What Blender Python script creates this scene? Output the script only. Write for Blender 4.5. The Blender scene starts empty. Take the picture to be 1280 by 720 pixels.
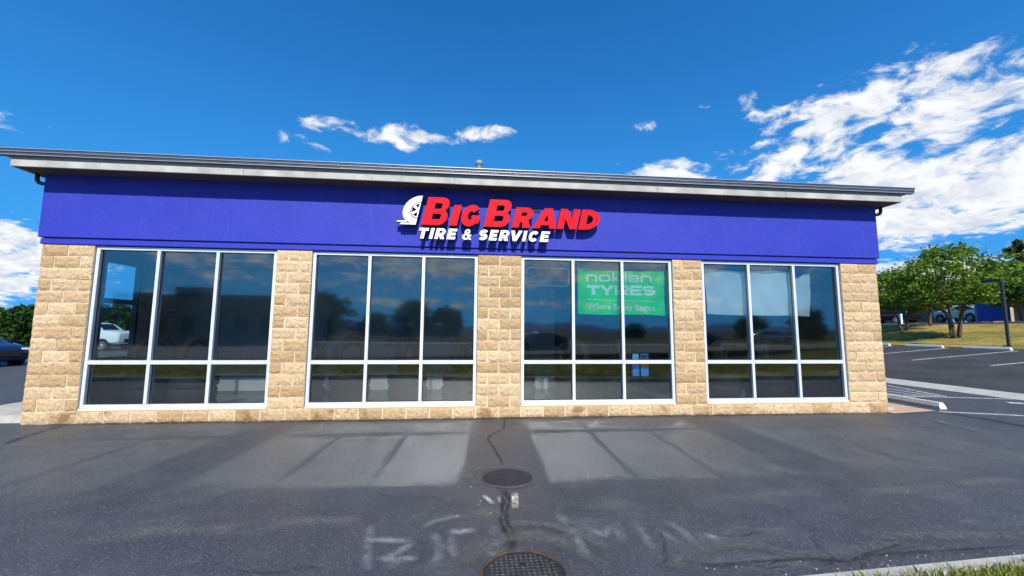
import bpy, bmesh, math, random
import numpy as np
from mathutils import Matrix, Vector
from mathutils.geometry import tessellate_polygon

S = bpy.context.scene
COL = S.collection
R = math.radians

# ------------------------------------------------------------------ camera
cam_data = bpy.data.cameras.new('camera')
cam = bpy.data.objects.new('camera', cam_data)
COL.objects.link(cam)
YAW, PITCH, ROLL, FPX = .0966, .1030, -.0067, 507.86
cam_data.sensor_width = 36
cam_data.lens = 36 * FPX / 1280
cam_data.clip_start = .05
cam_data.clip_end = 20000
_fw = Vector((math.sin(YAW) * math.cos(PITCH), math.cos(YAW) * math.cos(PITCH), math.sin(PITCH)))
_r0 = Vector((math.cos(YAW), -math.sin(YAW), 0))
_u0 = _r0.cross(_fw)
_r = _r0 * math.cos(ROLL) - _u0 * math.sin(ROLL)
_u = _r0 * math.sin(ROLL) + _u0 * math.cos(ROLL)
cam.matrix_world = Matrix(((_r.x, _u.x, -_fw.x, 7.442), (_r.y, _u.y, -_fw.y, -7.714), (_r.z, _u.z, -_fw.z, 1.618), (0, 0, 0, 1)))
S.camera = cam

# ------------------------------------------------------------------ light
SUN_EL = R(41.7)
SUN_AZ = R(178.0)            # compass angle from +Y towards +X
SUN_DIR = Vector((math.sin(SUN_AZ) * math.cos(SUN_EL), math.cos(SUN_AZ) * math.cos(SUN_EL), math.sin(SUN_EL)))
sun_data = bpy.data.lights.new('sun', 'SUN')
sun_data.energy = 5.0
sun_data.angle = R(1.2)
sun_data.color = (1.0, .95, .87)
sun = bpy.data.objects.new('sun', sun_data)
COL.objects.link(sun)
sun.rotation_euler = (-SUN_DIR).to_track_quat('-Z', 'Y').to_euler()
sun.location = (0, -20, 30)

S.view_settings.view_transform = 'Standard'
S.view_settings.look = 'None'
S.view_settings.gamma = 1
S.view_settings.exposure = 0.35
S.view_settings.use_curve_mapping = False
cy = S.cycles
cy.use_denoising = True
cy.use_adaptive_sampling = False
cy.caustics_reflective = True
cy.caustics_refractive = False
cy.blur_glossy = 0
cy.sample_clamp_indirect = 0
cy.sample_clamp_direct = 0
cy.max_bounces = 7
cy.diffuse_bounces = 3
cy.glossy_bounces = 4
cy.transparent_max_bounces = 20
cy.use_guiding = True                     # lets the window panes throw the sun onto the asphalt
cy.use_surface_guiding = True
cy.surface_guiding_probability = .8
cy.guiding_training_samples = 128


# ------------------------------------------------------------------ node helpers
class NT:
    def __init__(self, tree):
        self.t = tree
        self.n = tree.nodes

    def new(self, kind, **kw):
        nd = self.n.new(kind)
        for k, v in kw.items():
            setattr(nd, k, v)
        return nd

    def set(self, sock, v):
        if isinstance(v, bpy.types.NodeSocket):
            self.t.links.new(v, sock)
        elif v is not None:
            if isinstance(v, (tuple, list)) and len(v) == 3 and sock.type == 'RGBA':
                v = (*v, 1)
            sock.default_value = v

    def m(self, op, a, b=None, c=None, clamp=False):
        nd = self.new('ShaderNodeMath', operation=op, use_clamp=clamp)
        self.set(nd.inputs[0], a)
        if b is not None:
            self.set(nd.inputs[1], b)
        if c is not None:
            self.set(nd.inputs[2], c)
        return nd.outputs[0]

    def mix(self, f, a, b, mode='MIX'):
        nd = self.new('ShaderNodeMix', data_type='RGBA', blend_type=mode)
        self.set(nd.inputs[0], f)
        self.set(nd.inputs[6], a)
        self.set(nd.inputs[7], b)
        return nd.outputs[2]

    def noise(self, vec, scale, detail=4, rough=.55, dist=0, color=False):
        nd = self.new('ShaderNodeTexNoise')
        if vec is not None:
            self.set(nd.inputs['Vector'], vec)
        self.set(nd.inputs['Scale'], scale)
        nd.inputs['Detail'].default_value = detail
        nd.inputs['Roughness'].default_value = rough
        nd.inputs['Distortion'].default_value = dist
        return nd.outputs['Color' if color else 'Fac']

    def voro(self, vec, scale, feature='F1', rnd=1.0, out='Distance'):
        nd = self.new('ShaderNodeTexVoronoi', feature=feature)
        self.set(nd.inputs['Vector'], vec)
        nd.inputs['Scale'].default_value = scale
        nd.inputs['Randomness'].default_value = rnd
        return nd.outputs[out]

    def step(self, v, lo, hi, a=0.0, b=1.0):
        nd = self.new('ShaderNodeMapRange', interpolation_type='SMOOTHSTEP')
        self.set(nd.inputs[0], v)
        nd.inputs[1].default_value = lo
        nd.inputs[2].default_value = hi
        nd.inputs[3].default_value = a
        nd.inputs[4].default_value = b
        return nd.outputs[0]

    def bump(self, h, strength, dist):
        nd = self.new('ShaderNodeBump')
        nd.inputs['Strength'].default_value = strength
        nd.inputs['Distance'].default_value = dist
        self.set(nd.inputs['Height'], h)
        return nd.outputs[0]

    def vec(self, x, y, z):
        nd = self.new('ShaderNodeCombineXYZ')
        for i, v in enumerate((x, y, z)):
            self.set(nd.inputs[i], v)
        return nd.outputs[0]


# ------------------------------------------------------------------ world
SKY_GAIN = 2.35
W = bpy.data.worlds.new('World')
S.world = W
W.use_nodes = True
wt = NT(W.node_tree)
bg = W.node_tree.nodes['Background']
sky = wt.new('ShaderNodeTexSky', sky_type='NISHITA')
sky.sun_disc = False
sky.sun_elevation = SUN_EL
sky.sun_rotation = SUN_AZ
sky.altitude = 1800
sky.air_density = 1.0
sky.dust_density = .0
sky.ozone_density = 3.5
tc = wt.new('ShaderNodeTexCoord')
sp = wt.new('ShaderNodeSeparateXYZ')
wt.t.links.new(tc.outputs['Generated'], sp.inputs[0])
dx, dy, dz = sp.outputs
# clear mountain air: the pale band of haze along the horizon is kept thin
wt.set(sky.inputs['Vector'], wt.vec(dx, dy, wt.m('ADD', wt.m('MULTIPLY', wt.m('POWER', wt.m('MAXIMUM', dz, 0), 2), 1.3), .28)))
hs = wt.new('ShaderNodeHueSaturation')
hs.inputs['Saturation'].default_value = 1.20
hs.inputs['Value'].default_value = SKY_GAIN
wt.t.links.new(sky.outputs[0], hs.inputs['Color'])
az = wt.m('MULTIPLY', wt.m('ARCTAN2', dx, dy), 57.2958)
el = wt.m('MULTIPLY', wt.m('ARCSINE', dz), 57.2958)


def blob(a, e, sa, se, tilt=0.0):
    """soft patch of the cloud cover round azimuth a, elevation e"""
    u = wt.m('SUBTRACT', az, a)
    v = wt.m('SUBTRACT', wt.m('SUBTRACT', el, e), wt.m('MULTIPLY', u, tilt))
    q = wt.m('ADD', wt.m('POWER', wt.m('ABSOLUTE', wt.m('DIVIDE', u, sa)), 2), wt.m('POWER', wt.m('ABSOLUTE', wt.m('DIVIDE', v, se)), 2))
    return wt.m('EXPONENT', wt.m('MULTIPLY', q, -1.0))


zz = wt.m('ADD', wt.m('MAXIMUM', dz, 0), .26)
pl = wt.vec(wt.m('DIVIDE', dx, zz), wt.m('DIVIDE', dy, zz), 0)
warp = wt.noise(pl, 3.0, 3, color=True)
plw = wt.new('ShaderNodeVectorMath', operation='MULTIPLY_ADD')
wt.set(plw.inputs[0], warp)
plw.inputs[1].default_value = (.20, .20, 0)
wt.set(plw.inputs[2], pl)
plw = plw.outputs[0]
n1 = wt.noise(plw, 5.0, 10, .62)
n2 = wt.noise(plw, 17, 6, .65)
nn = wt.m('MULTIPLY_ADD', wt.m('ADD', wt.m('MULTIPLY', n1, .72), wt.m('MULTIPLY', n2, .28)), 1.9, -.45)
cover = None
for b, k in (
        (blob(51, 20, 25, 9.5, .10), .48), (blob(48, 13.2, 29, 5.4), .68), (blob(29, 20.0, 10, 3.6, .2), .47), (blob(24, 26.3, 4, 1.0), .26),
        (blob(95, 16, 30, 11), .44), (blob(56, 5.6, 34, 2.4), .56),
        (blob(-15, 25.0, 9.5, 2.0, -.02), .47), (blob(1.8, 26.6, 7.0, 1.5, .10), .48), (blob(-22, 22.9, 5, 1.2), .40), (blob(-6.5, 25.5, 5.5, 1.0), .50),
        (blob(-53, 6.0, 14, 4.6), .82), (blob(-50, 17.5, 4, 1.5), .40), (blob(-85, 8, 20, 5), .48),
        (blob(180, 8.6, 90, 3.8), .47), (blob(-180, 8.6, 90, 3.8), .47), (blob(180, 18, 80, 7), .40), (blob(-180, 18, 80, 7), .40), (blob(180, 3.4, 90, 1.2), .36), (blob(-180, 3.4, 90, 1.2), .36)):
    t_ = wt.m('MULTIPLY', b, k)
    cover = t_ if cover is None else wt.m('MAXIMUM', cover, t_)
dens = wt.step(wt.m('ADD', nn, cover), .78, 1.02)
shade = wt.step(wt.noise(plw, 8.5, 6, .62), .36, .60)
lit = wt.mix(shade, (7.0, 7.7, 8.9), (10.2, 10.4, 10.6))
against = wt.mix(shade, (5.6, 6.9, 8.8), (10.2, 11.4, 12.8))          # clouds towards the sun show their grey sides
ccol = wt.mix(wt.step(dy, -.55, .15), against, lit)
# keep the palest part of the clear sky from washing out
sr = wt.new('ShaderNodeSeparateColor')
wt.set(sr.inputs[0], hs.outputs[0])
cr = wt.new('ShaderNodeCombineColor')
for i_ in range(3):
    c_ = sr.outputs[i_]
    wt.set(cr.inputs[i_], wt.m('DIVIDE', wt.m('MULTIPLY', c_, 1.42), wt.m('ADD', wt.m('MULTIPLY', c_, .052), 1.0)))
skyc = wt.mix(dens, wt.mix(1.0, cr.outputs[0], (.30, .80, 1.05), 'MULTIPLY'), ccol)
wt.set(bg.inputs[0], skyc)
bg.inputs[1].default_value = .075

# ------------------------------------------------------------------ mesh helpers
ORG = {}


def link(o, parent=None):
    COL.objects.link(o)
    if parent is not None:
        o.parent = parent
    return o


def thing(name, loc, label, cat, group=None, rz=0.0):
    o = bpy.data.objects.new(name, None)
    o.empty_display_size = .2
    link(o)
    o.location = loc
    o.rotation_euler = (0, 0, rz)
    o['label'] = label
    o['category'] = cat
    if group:
        o['group'] = group
    ORG[o.name] = Vector(loc)
    return o


def tag(o, label, cat, group=None):
    o['label'] = label
    o['category'] = cat
    if group:
        o['group'] = group
    return o


class MB:
    """collects geometry; build() links it as ONE mesh object"""

    def __init__(self):
        self.v, self.f, self.mi, self.sm = [], [], [], []

    def add(self, vs, fs, smooth=False):
        b = len(self.v)
        self.v += [tuple(p) for p in vs]
        self.f += [tuple(i + b for i in f) for f in fs]
        self.sm += [smooth] * len(fs)
        return self

    def box(self, a, b, bevel=0.0):
        x0, y0, z0 = a
        x1, y1, z1 = b
        if bevel <= 0:
            v = [(x, y, z) for x in (x0, x1) for y in (y0, y1) for z in (z0, z1)]
            f = [(0, 1, 3, 2), (4, 6, 7, 5), (0, 4, 5, 1), (2, 3, 7, 6), (0, 2, 6, 4), (1, 5, 7, 3)]
            return self.add(v, f)
        bm = bmesh.new()
        bmesh.ops.create_cube(bm, size=1)
        for p in bm.verts:
            p.co = Vector(((x0 + x1) / 2 + p.co.x * (x1 - x0), (y0 + y1) / 2 + p.co.y * (y1 - y0), (z0 + z1) / 2 + p.co.z * (z1 - z0)))
        bmesh.ops.bevel(bm, geom=bm.edges[:], offset=bevel, segments=2, affect='EDGES')
        bm.verts.index_update()
        self.add([p.co[:] for p in bm.verts], [[q.index for q in f.verts] for f in bm.faces])
        bm.free()
        return self

    def tube(self, pts, r, n=10, cap=True):
        pts = [Vector(p) for p in pts]
        rr = r if isinstance(r, (list, tuple)) else [r] * len(pts)
        vs, fs = [], []
        prev = None
        for i, p in enumerate(pts):
            d = (pts[min(i + 1, len(pts) - 1)] - pts[max(i - 1, 0)])
            d = d.normalized() if d.length > 1e-9 else Vector((0, 0, 1))
            if prev is None:
                up = Vector((0, 0, 1)) if abs(d.z) < .9 else Vector((1, 0, 0))
                a = d.cross(up).normalized()
            else:
                a = (prev - d * prev.dot(d))
                a = a.normalized() if a.length > 1e-6 else d.orthogonal().normalized()
            prev = a
            b = d.cross(a)
            for k in range(n):
                t = 2 * math.pi * k / n
                vs.append(p + (a * math.cos(t) + b * math.sin(t)) * rr[i])
        for i in range(len(pts) - 1):
            for k in range(n):
                fs.append((i * n + k, i * n + (k + 1) % n, (i + 1) * n + (k + 1) % n, (i + 1) * n + k))
        self.add(vs, fs, True)
        if cap:
            b = len(self.v) - len(vs)
            self.f.append(tuple(b + k for k in reversed(range(n))))
            self.f.append(tuple(b + (len(pts) - 1) * n + k for k in range(n)))
            self.sm += [False, False]
        return self

    def lathe(self, prof, c, axis='z', n=32, closed=False):
        """prof: list of (radius, height along axis)"""
        vs, fs = [], []
        m = len(prof)
        for k in range(n):
            t = 2 * math.pi * k / n
            ct, st = math.cos(t), math.sin(t)
            for (r, h) in prof:
                p = {'z': (r * ct, r * st, h), 'y': (r * ct, h, r * st), 'x': (h, r * ct, r * st)}[axis]
                vs.append((c[0] + p[0], c[1] + p[1], c[2] + p[2]))
        mm = m if closed else m - 1
        for k in range(n):
            for j in range(mm):
                a, b = k * m + j, k * m + (j + 1) % m
                c2, d = ((k + 1) % n) * m + (j + 1) % m, ((k + 1) % n) * m + j
                fs.append((a, b, c2, d) if axis != 'y' else (a, d, c2, b))
        return self.add(vs, fs, True)

    def prism(self, loops, to3d, depth):
        """loops: outer loop then holes (2-D); to3d(u, v, w) -> 3-D, w from 0 (front) to depth (back)"""
        flat = [p for lp in loops for p in lp]
        tris = tessellate_polygon([[Vector((p[0], p[1], 0)) for p in lp] for lp in loops])
        n = len(flat)
        vs = [to3d(p[0], p[1], 0) for p in flat] + [to3d(p[0], p[1], depth) for p in flat]
        fs = []
        for t in tris:
            a, b, c = (flat[i] for i in t)
            cr = (b[0] - a[0]) * (c[1] - a[1]) - (b[1] - a[1]) * (c[0] - a[0])
            t = t if cr > 0 else t[::-1]
            fs.append(tuple(t))
            fs.append(tuple(i + n for i in t[::-1]))
        o = 0
        for lp in loops:
            m = len(lp)
            for i in range(m):
                j = (i + 1) % m
                fs.append((o + i, o + j, n + o + j, n + o + i)[::-1])
            o += m
        return self.add(vs, fs)

    def ribbon(self, pts, w, z):
        """flat strip lying on the ground; z a number or z(x, y)"""
        P = [Vector((p[0], p[1])) for p in pts]
        vs, fs = [], []
        for i, p in enumerate(P):
            d = (P[min(i + 1, len(P) - 1)] - P[max(i - 1, 0)]).normalized()
            nrm = Vector((-d.y, d.x))
            ww = w[i] if isinstance(w, (list, tuple)) else w
            for s in (1, -1):
                q = p + nrm * ww * .5 * s
                vs.append((q.x, q.y, z(q.x, q.y) if callable(z) else z))
        for i in range(len(P) - 1):
            fs.append((2 * i, 2 * i + 1, 2 * i + 3, 2 * i + 2))
        return self.add(vs, fs)

    def mesh(self, name, mat):
        me = bpy.data.meshes.new(name)
        me.from_pydata(self.v, [], self.f)
        if mat is not None:
            me.materials.append(mat)
        if any(self.sm):
            me.polygons.foreach_set('use_smooth', self.sm)
        me.update()
        return me

    def build(self, name, mat, parent=None, local=False, fixn=False):
        if parent is not None and not local:
            o0 = ORG.get(parent.name, Vector((0, 0, 0)))
            self.v = [(p[0] - o0.x, p[1] - o0.y, p[2] - o0.z) for p in self.v]
        me = self.mesh(name, mat)
        if fixn:
            bm = bmesh.new()
            bm.from_mesh(me)
            bmesh.ops.recalc_face_normals(bm, faces=bm.faces[:])
            bm.to_mesh(me)
            bm.free()
        o = bpy.data.objects.new(name, me)
        link(o, parent)
        if parent is not None:
            ORG[o.name] = ORG.get(parent.name, Vector((0, 0, 0)))
        return o


def struct(o, label=None, kind='structure'):
    o['kind'] = kind
    if label:
        o['label'] = label
    return o


def copy_tree(o, parent=None):
    c = o.copy()
    link(c)
    c.parent = parent
    for ch in list(o.children):
        copy_tree(ch, c)
    return c


# ------------------------------------------------------------------ materials
def mat(name, col, rough=.6, metal=0.0, spec=.5, var=0.0, vscale=6.0, bump=0.0, bscale=60.0, bdist=.01, col2=None, wear=0.0):
    m = bpy.data.materials.new(name)
    m.use_nodes = True
    t = NT(m.node_tree)
    b = t.n['Principled BSDF']
    b.inputs['Roughness'].default_value = rough
    b.inputs['Metallic'].default_value = metal
    b.inputs['Specular IOR Level'].default_value = spec
    co = t.new('ShaderNodeTexCoord').outputs['Object']
    c = col
    if var > 0 or col2:
        f = t.step(t.noise(co, vscale, 5, .6), .3, .7)
        lo = col2 or tuple(x * (1 - var) for x in col)
        hi = col if col2 else tuple(min(1, x * (1 + var)) for x in col)
        c = t.mix(f, lo, hi)
    if wear > 0:
        c = t.mix(t.m('MULTIPLY', t.step(t.noise(co, vscale * 4, 6, .7), .58, .72), wear), c, tuple(x * .35 for x in col))
    t.set(b.inputs['Base Color'], c)
    if var > 0:
        t.set(b.inputs['Roughness'], t.step(t.noise(co, vscale * 2.3, 3), .3, .7, max(0, rough - .08), min(1, rough + .08)))
    if bump > 0:
        t.set(b.inputs['Normal'], t.bump(t.noise(co, bscale, 5, .6), bump, bdist))
    return m


M = {}


def stucco():
    m = bpy.data.materials.new('blue_stucco')
    m.use_nodes = True
    t = NT(m.node_tree)
    b = t.n['Principled BSDF']
    b.inputs['Roughness'].default_value = .62
    b.inputs['Specular IOR Level'].default_value = .35
    geo = t.new('ShaderNodeNewGeometry').outputs['Position']
    s_ = t.new('ShaderNodeSeparateXYZ')
    t.set(s_.inputs[0], geo)
    c = t.mix(t.step(t.noise(geo, .8, 6, .7), .28, .75), (.018, .029, .335), (.024, .036, .385))
    # chalky fading and thin rain streaks
    c = t.mix(t.m('MULTIPLY', t.step(t.noise(geo, 38, 4, .7), .56, .74), .35), c, (.10, .12, .55))
    st = t.noise(t.vec(t.m('MULTIPLY', s_.outputs[0], 9), 0, t.m('MULTIPLY', s_.outputs[2], .7)), 1.0, 4, .6)
    c = t.mix(t.m('MULTIPLY', t.step(st, .57, .73), .26), c, (.06, .075, .40))
    t.set(b.inputs['Base Color'], c)
    t.set(b.inputs['Normal'], t.bump(t.m('ADD', t.noise(geo, 55, 5, .65), t.m('MULTIPLY', t.noise(geo, 7, 3), .6)), .55, .012))
    return m


M['frame'] = mat('anodised_aluminium', (.72, .75, .79), .38, .35, var=.05, vscale=3)
M['fascia'] = stucco()
M['board_white'] = mat('weathered_white_board', (.38, .375, .345), .75, var=.2, vscale=3, wear=.8, bump=.2, bscale=30)
M['board_grey'] = mat('grey_board', (.25, .26, .26), .7, var=.15, vscale=5, wear=.6)
M['gutter'] = mat('dark_metal_gutter', (.13, .13, .15), .35, .6, var=.1, vscale=4)
M['gutter_lip'] = mat('pale_metal_lip', (.62, .64, .66), .3, .7)
M['soffit'] = mat('dark_soffit', (.055, .047, .042), .85, var=.2)
M['roofing'] = mat('grey_roofing', (.2, .2, .2), .9, var=.2)
M['red_sign'] = mat('red_acrylic', (.56, .002, .012), .5, spec=.15, var=.06, vscale=12)
M['white_sign'] = mat('white_acrylic', (.84, .86, .86), .4)
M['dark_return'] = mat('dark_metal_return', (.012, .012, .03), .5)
M['interior_wall'] = mat('painted_interior_wall', (.22, .25, .255), .8, var=.04)
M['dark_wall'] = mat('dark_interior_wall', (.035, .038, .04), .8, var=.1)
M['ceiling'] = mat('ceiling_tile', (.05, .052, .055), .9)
M['rubber'] = mat('tire_rubber', (.016, .016, .016), .75, var=.3, vscale=9)
M['concrete'] = mat('concrete', (.40, .38, .34), .85, var=.14, vscale=5, bump=.3, bscale=90)
M['concrete_tan'] = mat('tan_concrete', (.46, .32, .22), .9, var=.14, vscale=5, bump=.3, bscale=90)
M['stop_paint'] = mat('white_painted_concrete', (.52, .53, .52), .75, var=.08, vscale=9, wear=.3, bump=.25, bscale=60)
M['iron'] = mat('cast_iron', (.055, .055, .058), .5, .55, var=.3, vscale=20, bump=.3, bscale=150)
M['rust'] = mat('rusty_iron', (.10, .05, .027), .85, col2=(.028, .026, .025), vscale=9)
M['lid_grey'] = mat('tarred_lid', (.019, .02, .023), .7, var=.25, vscale=30, bump=.4, bscale=200, bdist=.004)
M['pole'] = mat('dark_bronze_pole', (.045, .043, .042), .45, .3)
M['black'] = mat('matt_black', (.01, .01, .01), .7)
M['bark'] = mat('bark', (.10, .075, .055), .95, var=.35, vscale=14, bump=.8, bscale=40, bdist=.02)
M['blue_gate'] = mat('blue_painted_steel', (.010, .10, .50), .5, var=.08)
M['tan_block'] = mat('tan_block_wall', (.42, .31, .24), .9, var=.1)
M['yellow'] = mat('yellow_paint', (.75, .42, .03), .5)
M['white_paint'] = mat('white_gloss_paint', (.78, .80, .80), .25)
M['navy_paint'] = mat('dark_blue_car_paint', (.010, .015, .040), .12, .2, spec=.6)
M['black_paint'] = mat('black_car_paint', (.008, .008, .009), .12, .2, spec=.6)
M['silver_paint'] = mat('silver_car_paint', (.42, .43, .45), .25, .6)
M['rim'] = mat('alloy_rim', (.62, .63, .65), .3, .7)
M['lamp_glass'] = mat('lamp_lens', (.75, .77, .8), .08, spec=.8)
M['tail_red'] = mat('red_lens', (.35, .01, .01), .15)
M['shade_building'] = mat('brown_stucco', (.20, .165, .14), .9, var=.08)
M['hill'] = mat('wooded_hillside', (.075, .10, .035), 1, col2=(.018, .035, .014), vscale=.12)
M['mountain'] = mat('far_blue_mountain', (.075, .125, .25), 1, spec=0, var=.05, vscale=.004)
M['banner_green'] = mat('green_vinyl', (.004, .74, .02), .45, var=.03)
M['banner_white'] = mat('white_vinyl', (.64, .72, .73), .5)
M['print_white'] = mat('white_print', (.82, .84, .85), .5)
M['poster_navy'] = mat('navy_poster', (.02, .035, .12), .4, col2=(.10, .11, .16), vscale=5)
M['flyer_blue'] = mat('blue_flyer', (.03, .30, .85), .5)
M['flyer_orange'] = mat('orange_print', (.75, .18, .03), .5)
M['neon'] = mat('unlit_neon_tube', (.45, .5, .55), .2)
M['mulch'] = mat('brown_mulch', (.22, .13, .07), 1, var=.4, vscale=9)


def car_glass():
    m = bpy.data.materials.new('dark_car_glass')
    m.use_nodes = True
    b = m.node_tree.nodes['Principled BSDF']
    b.inputs['Base Color'].default_value = (.008, .011, .013, 1)
    b.inputs['Roughness'].default_value = .05
    b.inputs['Specular IOR Level'].default_value = .8
    return m


M['car_glass'] = car_glass()


def pane_glass(name, refl, tint, rough, haze=None):
    """coated float glass: mirrors a share of the light (more at grazing angles) and lets the rest through"""
    m = bpy.data.materials.new(name)
    m.use_nodes = True
    t = NT(m.node_tree)
    t.n.clear()
    out = t.new('ShaderNodeOutputMaterial')
    mx = t.new('ShaderNodeMixShader')
    gl = t.new('ShaderNodeBsdfGlossy', distribution='GGX')
    tr = t.new('ShaderNodeBsdfTransparent')
    lw = t.new('ShaderNodeFresnel')
    lw.inputs[0].default_value = 1.5
    gl.inputs['Color'].default_value = (.90, .97, 1.0, 1)
    gl.inputs['Roughness'].default_value = rough
    tr.inputs[0].default_value = (*tint, 1)
    f = t.m('ADD', t.m('MULTIPLY', lw.outputs[0], .9), refl, clamp=True)
    t.set(mx.inputs[0], f)
    t.t.links.new(tr.outputs[0], mx.inputs[1])
    if haze:
        # second, softer reflection lobe, added so the sun patches on the asphalt resolve
        g2 = t.new('ShaderNodeBsdfGlossy', distribution='GGX')
        g2.inputs['Color'].default_value = (.90, .97, 1.0, 1)
        g2.inputs['Roughness'].default_value = haze[1]
        m2 = t.new('ShaderNodeMixShader')
        m2.inputs[0].default_value = haze[0]
        t.t.links.new(gl.outputs[0], m2.inputs[1])
        t.t.links.new(g2.outputs[0], m2.inputs[2])
        t.t.links.new(m2.outputs[0], mx.inputs[2])
    else:
        t.t.links.new(gl.outputs[0], mx.inputs[2])
    t.t.links.new(mx.outputs[0], out.inputs[0])
    return m


M['pane'] = pane_glass('coated_window_glass', .145, (.86, .95, .95), .028, (.45, .068))
M['pane_clear'] = pane_glass('clear_window_glass', .03, (.55, .66, .70), .02)


def block_material():
    m = bpy.data.materials.new('split_face_block')
    m.use_nodes = True
    t = NT(m.node_tree)
    b = t.n['Principled BSDF']
    b.inputs['Roughness'].default_value = .92
    b.inputs['Specular IOR Level'].default_value = .2
    geo = t.new('ShaderNodeNewGeometry').outputs['Position']
    rnd = t.new('ShaderNodeObjectInfo').outputs['Random']
    base = t.mix(rnd, (.45, .305, .155), (.69, .525, .325))
    n = t.noise(geo, 26, 6, .7)
    c = t.mix(t.step(n, .33, .66), t.mix(.55, base, (.24, .13, .06)), base)
    c = t.mix(t.m('MULTIPLY', t.step(t.noise(geo, 75, 4, .7), .52, .72), .55), c, (.74, .60, .42))
    c = t.mix(t.m('MULTIPLY', t.step(t.noise(geo, 60, 3, .6), .60, .74), .5), c, (.14, .08, .045))
    # damp brown stains that sit along the lowest course
    z = t.new('ShaderNodeSeparateXYZ')
    t.set(z.inputs[0], geo)
    low = t.step(z.outputs[2], .15, .26, 1, 0)
    st = t.step(t.noise(t.vec(z.outputs[0], 0, z.outputs[2]), 2.4, 4, .6), .54, .68)
    c = t.mix(t.m('MULTIPLY', t.m('MULTIPLY', low, st), .75), c, (.20, .095, .035))
    t.set(b.inputs['Base Color'], c)
    h = t.m('ADD', t.m('MULTIPLY', t.noise(geo, 34, 6, .72), 1.0), t.m('MULTIPLY', t.noise(geo, 120, 3, .6), .35))
    t.set(b.inputs['Normal'], t.bump(h, .75, .018))
    return m


M['block'] = block_material()
M['mortar'] = mat('pale_mortar', (.72, .62, .48), .95, var=.08, vscale=12)
M['sill'] = mat('cream_sill', (.62, .55, .44), .9, var=.08, vscale=9)


def block_wall_material():
    m = bpy.data.materials.new('split_face_side_wall')
    m.use_nodes = True
    t = NT(m.node_tree)
    b = t.n['Principled BSDF']
    b.inputs['Roughness'].default_value = .92
    geo = t.new('ShaderNodeNewGeometry').outputs['Position']
    s = t.new('ShaderNodeSeparateXYZ')
    t.set(s.inputs[0], geo)
    br = t.new('ShaderNodeTexBrick')
    t.set(br.inputs['Vector'], t.vec(t.m('ADD', s.outputs[1], s.outputs[0]), s.outputs[2], 0))
    br.inputs['Color1'].default_value = (.44, .29, .16, 1)
    br.inputs['Color2'].default_value = (.56, .40, .23, 1)
    br.inputs['Mortar'].default_value = (.64, .55, .42, 1)
    br.inputs['Scale'].default_value = 1
    br.inputs['Mortar Size'].default_value = .006
    br.inputs['Brick Width'].default_value = .4184
    br.inputs['Row Height'].default_value = .2032
    t.set(b.inputs['Base Color'], br.outputs['Color'])
    t.set(b.inputs['Normal'], t.bump(t.noise(geo, 34, 6, .7), .8, .02))
    return m


M['block_wall'] = block_wall_material()


def tile_floor():
    m = bpy.data.materials.new('pale_floor_tile')
    m.use_nodes = True
    t = NT(m.node_tree)
    b = t.n['Principled BSDF']
    b.inputs['Roughness'].default_value = .35
    geo = t.new('ShaderNodeNewGeometry').outputs['Position']
    br = t.new('ShaderNodeTexBrick')
    t.set(br.inputs['Vector'], geo)
    br.offset = 0
    br.inputs['Color1'].default_value = (.30, .31, .30, 1)
    br.inputs['Color2'].default_value = (.26, .27, .26, 1)
    br.inputs['Mortar'].default_value = (.2, .2, .19, 1)
    br.inputs['Scale'].default_value = 1
    br.inputs['Mortar Size'].default_value = .008
    br.inputs['Brick Width'].default_value = .33
    br.inputs['Row Height'].default_value = .33
    t.set(b.inputs['Base Color'], br.outputs['Color'])
    return m


M['floor_tile'] = tile_floor()


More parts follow.
